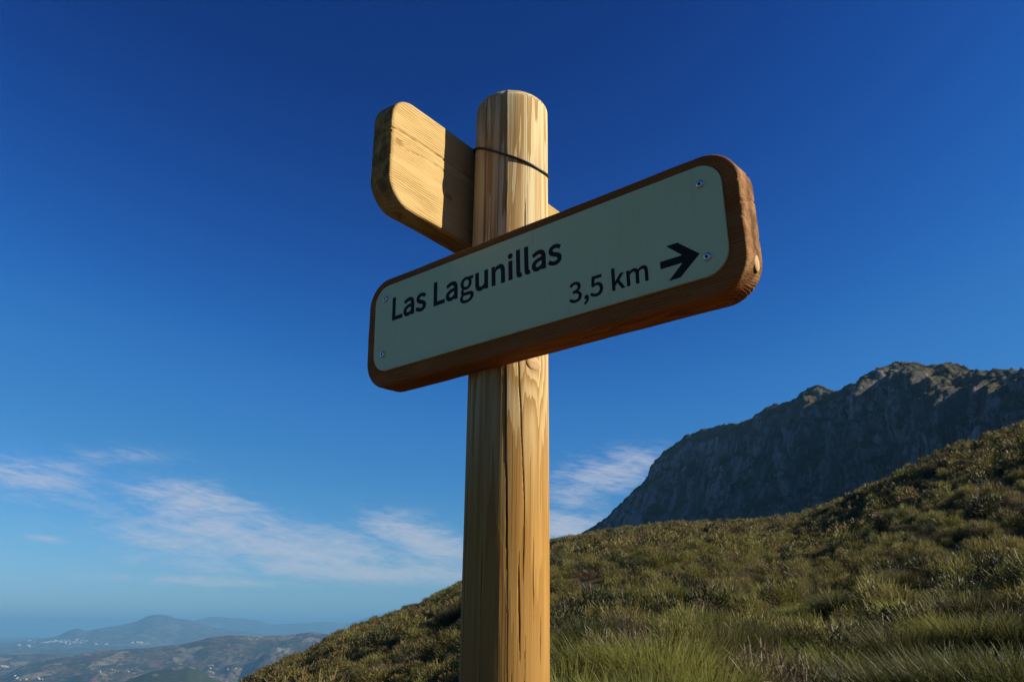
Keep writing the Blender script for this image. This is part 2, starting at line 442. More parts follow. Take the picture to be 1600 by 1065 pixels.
def build_hill():
    az = np.concatenate([np.linspace(-math.pi, -0.75, 60, endpoint=False), np.linspace(-0.75, 0.75, 420, endpoint=False), np.linspace(0.75, math.pi, 60, endpoint=False)])
    r = np.concatenate([[0.15], np.geomspace(0.6, 260, 150), np.geomspace(270, 1500, 22)])
    A, Rr = np.meshgrid(az, r)
    X = Rr * np.sin(A); Y = Rr * np.cos(A); Z = hill_z(X, Y)
    Z = np.maximum(Z, -440)
    V = np.stack([X, Y, Z], -1).reshape(-1, 3)
    F = grid_faces(len(r), len(az), True)[:, ::-1]
    V = np.vstack([V, [[0, 0, float(hill_z(0.0, 0.01))]]])
    c = len(V) - 1; n = len(az)
    F = np.vstack([F, np.array([[i, (i + 1) % n, (i + 1) % n, c] for i in range(n)])[:, [3, 1, 0, 0]]]) if False else F
    me = mesh_np('hillside', V[:-1], F, [soil_mat()], True)
    return link('hillside', me, kind='structure', label='scrub covered hillside rising to the right behind the signpost')

def plain_z(r):
    return np.interp(r, [0, 4000, 9000, 14000, 18000, 24000, 40000, 60000], [-420, -420, -410, -340, -315, -350, -410, -470])
def build_plain():
    az = np.concatenate([np.linspace(-math.pi, -0.8, 40, endpoint=False), np.linspace(-0.8, 0.8, 260, endpoint=False), np.linspace(0.8, math.pi, 40, endpoint=False)])
    r = np.concatenate([[1.0], np.geomspace(900, 56000, 90)])
    A, Rr = np.meshgrid(az, r)
    X = Rr * np.sin(A); Y = Rr * np.cos(A)
    Z = plain_z(Rr) + 28 * fbm(X / 1500, Y / 1500, 0, 31, 4) * np.clip(Rr / 4000, 0, 1)
    me = mesh_np('valley_plain', np.stack([X, Y, Z], -1), grid_faces(len(r), len(az), True)[:, ::-1],
                 [far_mat('valley farmland', (0.12, 0.105, 0.07), (0.075, 0.08, 0.045), (0.20, 0.165, 0.115), (0.26, 0.22, 0.16), 0.0026)], True)
    return link('valley_plain', me, kind='structure', label='wide hazy valley plain far below')

def far_ridge(name, pts, dist, front, back, mat, base=None, rough=0.16, seed=0, lam=900.0, label=None):
    """a range of hills: crest line seen at pts, standing dist metres off, with a front and a back slope"""
    u = np.array([p[0] for p in pts], float)
    a = np.array([azel(*p)[0] for p in pts]); t = np.array([tan_el(*p) for p in pts])
    n = max(80, int((u[-1] - u[0]) / 1.5))
    A = np.linspace(a[0], a[-1], n); Tt = np.interp(A, a, t)
    k = np.ones(5) / 5; Ts = np.convolve(np.pad(Tt, 2, mode='edge'), k, 'valid')
    rows = np.concatenate([np.linspace(0, 1, 46), np.linspace(1, 0, 14)[1:]])
    side = np.concatenate([np.zeros(46), np.ones(13)])
    crest = EYE + Ts * dist
    X = np.zeros((len(rows), n)); Y = X.copy(); Z = X.copy()
    for i, (q, sd) in enumerate(zip(rows, side)):
        off = -(1 - q) * front if sd == 0 else (1 - q) * back
        rr = dist + off + 0.10 * front * fbm(A * dist / lam * 0.7, A * 0, 0, seed + 5, 3) * (1 - q)
        x = rr * np.sin(A); y = rr * np.cos(A)
        bz = (plain_z(rr) - 30) if base is None else base
        sh = (q ** 1.25) * 0.85 + 0.15 * (q * q * (3 - 2 * q))
        hgt = np.maximum(crest - bz, 0)
        nz = fbm(x / lam, y / lam, 0, seed, 5, 0.55) + 0.6 * (np.abs(fbm(x / lam * 1.4, y / lam * 0.6, 0, seed + 9, 4)) - 0.35)
        z = bz + hgt * sh + rough * hgt * nz * (1 - q) ** 0.8 * min(1.0, q * 3)
        z = np.where(q > 0.96, z + 0.006 * hgt * fbm(x / lam * 5, y / lam * 5, 0, seed + 2, 3), z)
        lim = EYE + Ts * rr - 0.010 * hgt * (1 - q) * 4
        X[i], Y[i] = x, y
        Z[i] = np.minimum(z, lim) if sd == 0 else np.minimum(z, crest)
    me = mesh_np(name, np.stack([X, Y, Z], -1), grid_faces(len(rows), n), [mat], True)
    return link(name, me, kind='structure', label=label)

def build_mountain():
    sil = [(780, 905), (840, 872), (892, 843), (952, 806), (975, 785), (994, 764), (1012, 750), (1036, 723), (1050, 700), (1068, 688), (1085, 676), (1100, 669.5), (1137, 662.5), (1160, 660), (1179, 651), (1192, 645),
           (1202, 633.5), (1225, 630), (1240, 624), (1253, 616), (1264, 607), (1276, 602.5), (1286, 604), (1295, 609.5), (1311, 609.5), (1330, 600), (1346, 595.5), (1366, 590), (1383, 581.5), (1398, 570), (1410, 564.5),
           (1433, 565.5), (1448, 570), (1461, 572.5), (1472, 567.5), (1484, 566.5), (1500, 570), (1521, 579.5), (1545, 578), (1563, 577), (1600, 578), (1700, 568), (1850, 575), (2050, 640)]
    uu = np.array([s[0] for s in sil], float); vv = np.array([s[1] for s in sil], float)
    U = np.concatenate([np.linspace(780, 1640, 560), np.linspace(1645, 2050, 90)])
    Vp = np.interp(U, uu, vv)
    D = np.interp(U, [780, 880, 1200, 1600, 2050], [1520, 1420, 1120, 820, 640])
    P = np.zeros((len(U), 3))
    for i, (u, v, d) in enumerate(zip(U, Vp, D)):
        r = ray(u, v); P[i] = r / math.hypot(r[0], r[1]) * d
    P[:, 2] += EYE
    nf = np.array([-0.90, -0.44, 0.0])
    # slope profile: grassy brow, cliffs, scree;  (distance out, drop)
    prof_o = np.array([0, 18, 40, 62, 90, 125, 170, 230, 300, 400, 560])
    prof_d = np.array([0, 7, 24, 62, 108, 150, 186, 228, 272, 330, 420])
    tt = np.concatenate([np.linspace(0, 170, 110), np.linspace(173, 560, 70)])
    back = np.linspace(0, 500, 34)[1:][::-1]
    rows = []; st = []; sc = []
    for b in back:                                          # the far side of the ridge, falling away in the sun
        q = P + (-nf) * b; q = q.copy(); q[:, 2] -= 0.30 * b + 0.0006 * b * b
        q[:, 2] += 6 * fbm(q[:, 0] / 45, q[:, 1] / 45, 0, 71, 4) * min(1, b / 60)
        rows.append(q); st.append(np.full(len(U), 0.3)); sc.append(np.zeros(len(U)))
    along = np.cumsum(np.r_[0, np.linalg.norm(np.diff(P[:, :2], axis=0), axis=1)])
    brow = 0.75 + 0.5 * fbm(along / 120, 0, 0, 5, 3) + np.interp(U, [1300, 1420, 1560], [0.0, 0.12, 0.12])         # how far the gentle brow reaches
    left = np.clip((1120 - U) / 150, 0, 1)                   # the left buttress falls more steadily
    for t in tt:
        drop = np.interp(t / np.clip(brow + 0.25, 0.5, 1.6), prof_o, prof_d) * (0.96 + 0.12 * fbm(along / 70, 3.1, 0, 8, 2))
        drop = np.maximum(drop, np.interp(t, prof_o, prof_d) * np.clip((t - 50) / 70, 0, 1.05))
        drop = drop * (1 - 0.25 * left) + 0.25 * left * t * 0.8
        q = P + nf * t; q = q.copy(); q[:, 2] -= drop
        f = min(1.0, t / 10.0)
        cl = np.clip((t - 20) / 30, 0, 1) * np.clip((240 - t) / 90, 0.15, 1)
        # buttresses and gullies run down the face
        gul = np.abs(fbm(along / 55, t / 260, 0, 21, 4)); but = fbm(along / 21, t / 60, 0, 44, 4, 0.6)
        dsp = (34 * (gul - 0.35) + 13.0 * but) * cl + f * (3.6 * fbm(q[:, 0] / 9, q[:, 1] / 8, q[:, 2] / 12, 3, 3, 0.6))
        dsp = dsp * np.interp(U, [900, 1080, 1300], [0.05, 0.35, 1.0])
        q += nf[None] * dsp[:, None] * 0.9; q[:, 2] += f * (2.6 * fbm(q[:, 0] / 12, q[:, 1] / 11, q[:, 2] / 7, 13, 4, 0.6) + 0.15 * dsp)
        # step bands of the limestone
        q[:, 2] += cl * 4.5 * np.sin(q[:, 2] / 6.0 + 3 * fbm(along / 60, t / 80, 0, 2, 2)) * 0.7
        if t == 0:
            q[:, 2] += 2.2 * fbm(along / 7, 0.3, 0, 77, 4, 0.65)
        rows.append(q); st.append(np.full(len(U), 0.5)); sc.append(np.clip((t - np.interp(U, [850, 950, 1250, 1420], [20, 35, 85, 140])) / 35, 0, 1))
    V = np.array(rows); nr, nc = V.shape[:2]
    # steepness from the finished surface
    du = np.gradient(V, axis=1); dv = np.gradient(V, axis=0); nn = np.cross(du, dv); nn /= np.linalg.norm(nn, axis=2, keepdims=True) + 1e-9
    steep = 1 - np.abs(nn[:, :, 2])
    for _ in range(2):
        steep[1:-1] = (steep[:-2] + steep[1:-1] * 2 + steep[2:]) / 4; steep[:, 1:-1] = (steep[:, :-2] + steep[:, 1:-1] * 2 + steep[:, 2:]) / 4
    me = mesh_np('rocky_mountain', V.reshape(-1, 3), grid_faces(nr, nc), [rock_mountain_mat()], True, attrs={'steep': steep.ravel(), 'scree': np.array(sc).ravel(), 'along': np.tile(along, nr), 'down': np.repeat(np.concatenate([-back, tt]), nc)})
    return link('rocky_mountain', me, kind='structure', label='steep grey limestone mountain in shade behind the hillside')

def build_haze():
    m = bpy.data.materials.new('pale valley haze'); m.use_nodes = True
    nt = m.node_tree; nt.nodes.remove(nt.nodes['Principled BSDF'])
    pv = nt.nodes.new('ShaderNodeVolumePrincipled')
    pv.inputs['Color'].default_value = (0.16, 0.40, 0.66, 1)
    pv.inputs['Density'].default_value = HAZE
    pv.inputs['Anisotropy'].default_value = 0.0
    nt.links.new(pv.outputs[0], nt.nodes['Material Output'].inputs['Volume'])
    x, y0, y1, z0, z1 = 58000, -58000, 58000, -560, 460
    V = [(sx, sy, sz) for sz in (z0, z1) for sy in (y0, y1) for sx in (-x, x)]
    F = [(0, 2, 3, 1), (4, 5, 7, 6), (0, 1, 5, 4), (2, 6, 7, 3), (0, 4, 6, 2), (1, 3, 7, 5)]
    me = mesh_np('haze', V, F, [m])
    return link('haze', me, kind='stuff', label='thin blue haze filling the valley air', cat='haze')

HAZE = 6.0e-5
build_hill()
def build_track():
    """the unseen bounce track added to throw warm light on the shaded sign, running past the foot of the post"""
    m, T, b = new_mat('unseen bounce track', 0.95, 0.1)
    tc = T.n('ShaderNodeTexCoord').outputs['Object']
    a = T.noise(tc, 1.2, 5, 0.6); f = T.noise(tc, 18.0, 4, 0.65)
    c = T.mix(a, (0.11, 0.076, 0.042), (0.085, 0.060, 0.035)); c = T.mix(T.ss(f, 0.55, 0.75, 0, 0.6), c, (0.14, 0.11, 0.07))
    T.put(b.inputs['Base Color'], c); bump(T, b, f, 0.02, 0.8)
    X, Y = np.meshgrid(np.linspace(-45, 45, 220), np.linspace(-4.6, 2.6, 40))
    Yc = Y - 0.0035 * X * X + 0.25 * fbm(X / 3, Y / 3, 0, 61, 3)
    Z = hill_z(X, Yc) + 0.05
    me = mesh_np('bounce_track', np.stack([X, Yc, Z], -1), grid_faces(40, 220), [m], True)
    link('bounce_track', me, kind='structure', label='unseen bounce track added to reflect light onto the signpost')
build_track()
build_plain()
build_mountain()
_mid = far_mat('olive and scrub hills', (0.15, 0.100, 0.070), (0.040, 0.042, 0.026), (0.30, 0.20, 0.14), (0.30, 0.24, 0.17), 0.0046)
_far = far_mat('far mountain land', (0.15, 0.13, 0.105), (0.07, 0.075, 0.055), (0.26, 0.215, 0.18), (0.20, 0.17, 0.13), 0.0016)
far_ridge('mid_hills', [(-160, 1100), (-60, 1075), (10, 1053), (34, 1041), (79, 1030), (113, 1024), (157, 1015), (194, 1013.5), (236, 1011), (289, 1004.5), (328, 995), (357, 991.5), (378, 992.5), (420, 993), (450, 991), (486, 987), (517, 990.5), (560, 995), (640, 1005), (760, 1035)],
          8200, 2300, 2000, _mid, seed=3, lam=620, rough=0.36, label='brown and dark green hills across the valley')
far_ridge('near_knoll', [(190, 1066), (223, 1053), (247, 1045.5), (270, 1042), (294, 1040), (312, 1045), (323, 1052), (345, 1062), (370, 1078)], 5200, 900, 700,
          far_mat('knoll scrub', (0.055, 0.065, 0.030), (0.045, 0.055, 0.026), (0.10, 0.09, 0.05), (0.30, 0.23, 0.15), 0.009), base=-420, seed=12, lam=350, label='small dark green knoll with a pale field below the hillside')
far_ridge('low_hills', [(-200, 1026), (-60, 1024), (0, 1022), (34, 1022), (66, 1020.5), (105, 1023), (150, 1028), (200, 1034)], 10800, 1500, 1500, _mid, seed=21, lam=600, label='low hazy hills at the left edge beyond the valley')
far_ridge('far_mountain', [(20, 1003), (60, 998), (89, 993.5), (105, 985.5), (121, 980.5), (136, 985.5), (157, 980.5), (189, 976), (215, 969.5), (231, 961.5), (247, 959), (262, 961), (278, 965.5), (297, 967.5), (315, 973.5), (336, 980), (362, 984), (420, 990), (480, 996)],
          21500, 4200, 4500, _far, seed=33, lam=1700, rough=0.30, label='blue hazy mountain with a rounded double summit on the horizon')
far_ridge('far_range', [(230, 992), (290, 974), (304, 969), (318, 965), (333, 962.5), (349, 963.5), (381, 965.5), (409, 969.5), (425, 975), (470, 973), (500, 970.5), (545, 972.5), (585, 960.5), (640, 948), (720, 956), (860, 980)],
          30000, 5200, 5000, _far, seed=44, lam=2200, rough=0.26, label='faint blue mountain range farthest back on the horizon')
far_ridge('horizon_hills', [(-500, 1000), (-350, 995), (-200, 997), (-80, 995.5), (0, 997), (40, 995.5), (90, 996), (160, 999), (260, 1003)], 33000, 4000, 4000, _far, seed=51, lam=2500, label='thin line of far hills at the left horizon')
build_haze()

# ------------------------------------------------------------------ signpost
def basis(o, x, k):
    x = Vector(x).normalized(); k = Vector(k); k = (k - x * k.dot(x)).normalized(); y = k.cross(x)
    M = Matrix((x, y, k)).transposed().to_4x4(); M.translation = Vector(o)
    return M

def board_mesh(name, mat, L, H, T, r, rc, nx, ny, nz, cracks=(), seed=0, end_cracks=()):
    xs = np.linspace(-L / 2, L / 2, nx + 1); ys = np.linspace(0, T, ny + 1); zs = np.linspace(-H / 2, H / 2, nz + 1)
    # cluster points near the rims so the rounded edges stay smooth
    def clus(a, n, m):
        t = np.linspace(-1, 1, n + 1); return a[0] + (a[-1] - a[0]) * (0.5 + 0.5 * (t * (1 - m) + m * np.sin(t * math.pi / 2)))
    xs = clus(xs, nx, 0.5); zs = clus(zs, nz, 0.35)
    key = {}; V = []; F = []
    def vid(i, j, k):
        q = (i, j, k)
        if q not in key:
            key[q] = len(V); V.append((xs[i], ys[j], zs[k]))
        return key[q]
    for i in range(nx):
        for k in range(nz):
            F.append((vid(i, 0, k), vid(i + 1, 0, k), vid(i + 1, 0, k + 1), vid(i, 0, k + 1)))
            F.append((vid(i, ny, k), vid(i, ny, k + 1), vid(i + 1, ny, k + 1), vid(i + 1, ny, k)))
    for i in range(nx):
        for j in range(ny):
            F.append((vid(i, j, 0), vid(i, j + 1, 0), vid(i + 1, j + 1, 0), vid(i + 1, j, 0)))
            F.append((vid(i, j, nz), vid(i + 1, j, nz), vid(i + 1, j + 1, nz), vid(i, j + 1, nz)))
    for k in range(nz):
        for j in range(ny):
            F.append((vid(0, j, k), vid(0, j, k + 1), vid(0, j + 1, k + 1), vid(0, j + 1, k)))
            F.append((vid(nx, j, k), vid(nx, j + 1, k), vid(nx, j + 1, k + 1), vid(nx, j, k + 1)))
    P = np.array(V); x, y, z = P.T.copy()
    x0, z0 = x.copy(), z.copy()
    ax, az = L / 2 - rc, H / 2 - rc
    ix = np.clip(x, -ax, ax); iz = np.clip(z, -az, az); dx = x - ix; dz = z - iz
    m = np.maximum(abs(dx), abs(dz)); hy = np.hypot(dx, dz) + 1e-12
    e = np.where(m > 0, rc - m, 1.0); dep = np.minimum(y, T - y)
    a = np.clip(r - e, 0, r) / r; b = np.clip(r - dep, 0, r) / r
    h2 = np.hypot(a, b) + 1e-12; mm = np.maximum(a, b) / h2
    e2 = np.where(a > 0, r - r * a * mm, e); dep2 = np.where(b > 0, r - r * b * mm, dep)
    ln = np.where(m > 0, rc - e2, 0)
    x = ix + dx / hy * ln; z = iz + dz / hy * ln
    y = np.where(y < T / 2, dep2, T - dep2)
    # hand-planed unevenness and drying cracks along the grain
    y = y + 0.0006 * fbm(x * 9, z * 26, y * 30, seed + 4, 2)
    z = z + 0.0006 * fbm(x * 14, y * 30, 2.0, seed + 6, 2) * (abs(z) > H / 2 - 0.02)
    for (pts, w, d, both) in cracks:
        cx = [p[0] for p in pts]; cz = np.interp(x, cx, [p[1] for p in pts]) + 0.0012 * vnoise(x * 60, 0.5, 0, seed)
        inside = np.clip((x - cx[0]) / 0.02 + (1 if both else 0), 0, 1) * np.clip((cx[-1] - x) / 0.03, 0, 1)
        g = np.exp(-((z - cz) / w) ** 2) * inside * d
        front = y < T * 0.4
        y = np.where(front, y + g, y); x = np.where(x < -L / 2 + 0.004, x + g * (0.6 if both else 0), x)
    for (side, zc, slope, w, d) in end_cracks:                # splits in the end grain
        c = zc + slope * (y - T / 2) + 0.0015 * vnoise(y * 160, zc * 50, 0, seed)
        at_end = np.clip((side * x - (L / 2 - 0.012)) / 0.008, 0, 1)
        x = x - side * d * np.exp(-((z - c) / w) ** 2) * at_end * (0.6 + 0.4 * vnoise(y * 120, zc * 20, 0, seed + 1))
    return mesh_np(name, np.stack([x, y, z], -1), np.array(F), [mat], True)

def slab2d(name, mat, L, H, T, rc, bev=0.0006):
    """flat plate with rounded corners: face at y = 0, back at y = T"""
    ring = []
    for cx, cz, a0 in ((1, 1, 0), (-1, 1, 90), (-1, -1, 180), (1, -1, 270)):
        for i in range(9):
            t = R_(a0 + i * 11.25); ring.append((cx * (L / 2 - rc), cz * (H / 2 - rc), math.cos(t), math.sin(t)))
    n = len(ring); V = []
    for (ins, y) in ((bev, 0.0), (0.0, bev), (0.0, T)):
        V += [(cx + c * (rc - ins), y, cz + s * (rc - ins)) for cx, cz, c, s in ring]
    F = [list(range(n))[::-1][::-1]]
    F[0] = list(range(n - 1, -1, -1))
    F[0] = F[0][::-1]
    for k in (0, 1):
        for i in range(n):
            j = (i + 1) % n; F.append((k * n + i, (k + 1) * n + i, (k + 1) * n + j, k * n + j))
    F.append(list(range(3 * n - 1, 2 * n - 1, -1)))
    me = mesh_np(name, V, F, [mat])
    bm = bmesh.new(); bm.from_mesh(me); bmesh.ops.recalc_face_normals(bm, faces=bm.faces); bm.to_mesh(me); bm.free()
    return me

def lathe(name, prof, mats, seg=32, mat_of=None, smooth=True):
    """prof: (radius, y) pairs round the local y axis, outward = -y"""
    V = []; F = []; mi = []
    for (r, y) in prof:
        for i in range(seg):
            t = 2 * math.pi * i / seg; V.append((r * math.cos(t), y, r * math.sin(t)))
    for k in range(len(prof) - 1):
        for i in range(seg):
            j = (i + 1) % seg; F.append((k * seg + i, k * seg + j, (k + 1) * seg + j, (k + 1) * seg + i)); mi.append(mat_of[k] if mat_of else 0)
    me = mesh_np(name, V, F, mats, smooth, mi)
    bm = bmesh.new(); bm.from_mesh(me); bmesh.ops.remove_doubles(bm, verts=bm.verts, dist=1e-6); bmesh.ops.recalc_face_normals(bm, faces=bm.faces); bm.to_mesh(me); bm.free()
    return me

def tube(name, pts, rad, mat, seg=8, closed=False):
    pts = [Vector(p) for p in pts]; n = len(pts); V = []; F = []
    for i, p in enumerate(pts):
        a = pts[(i - 1) % n] if (closed or i) else p; b = pts[(i + 1) % n] if (closed or i < n - 1) else p
        d = (b - a).normalized(); s = d.cross(Vector((0, 0, 1))).normalized(); t = s.cross(d)
        for k in range(seg):
            w = 2 * math.pi * k / seg; V.append(p + (s * math.cos(w) + t * math.sin(w)) * rad)
    for i in range(n if closed else n - 1):
        for k in range(seg):
            F.append((i * seg + k, i * seg + (k + 1) % seg, ((i + 1) % n) * seg + (k + 1) % seg, ((i + 1) % n) * seg + k))
    return mesh_np(name, [tuple(v) for v in V], F, [mat], True)

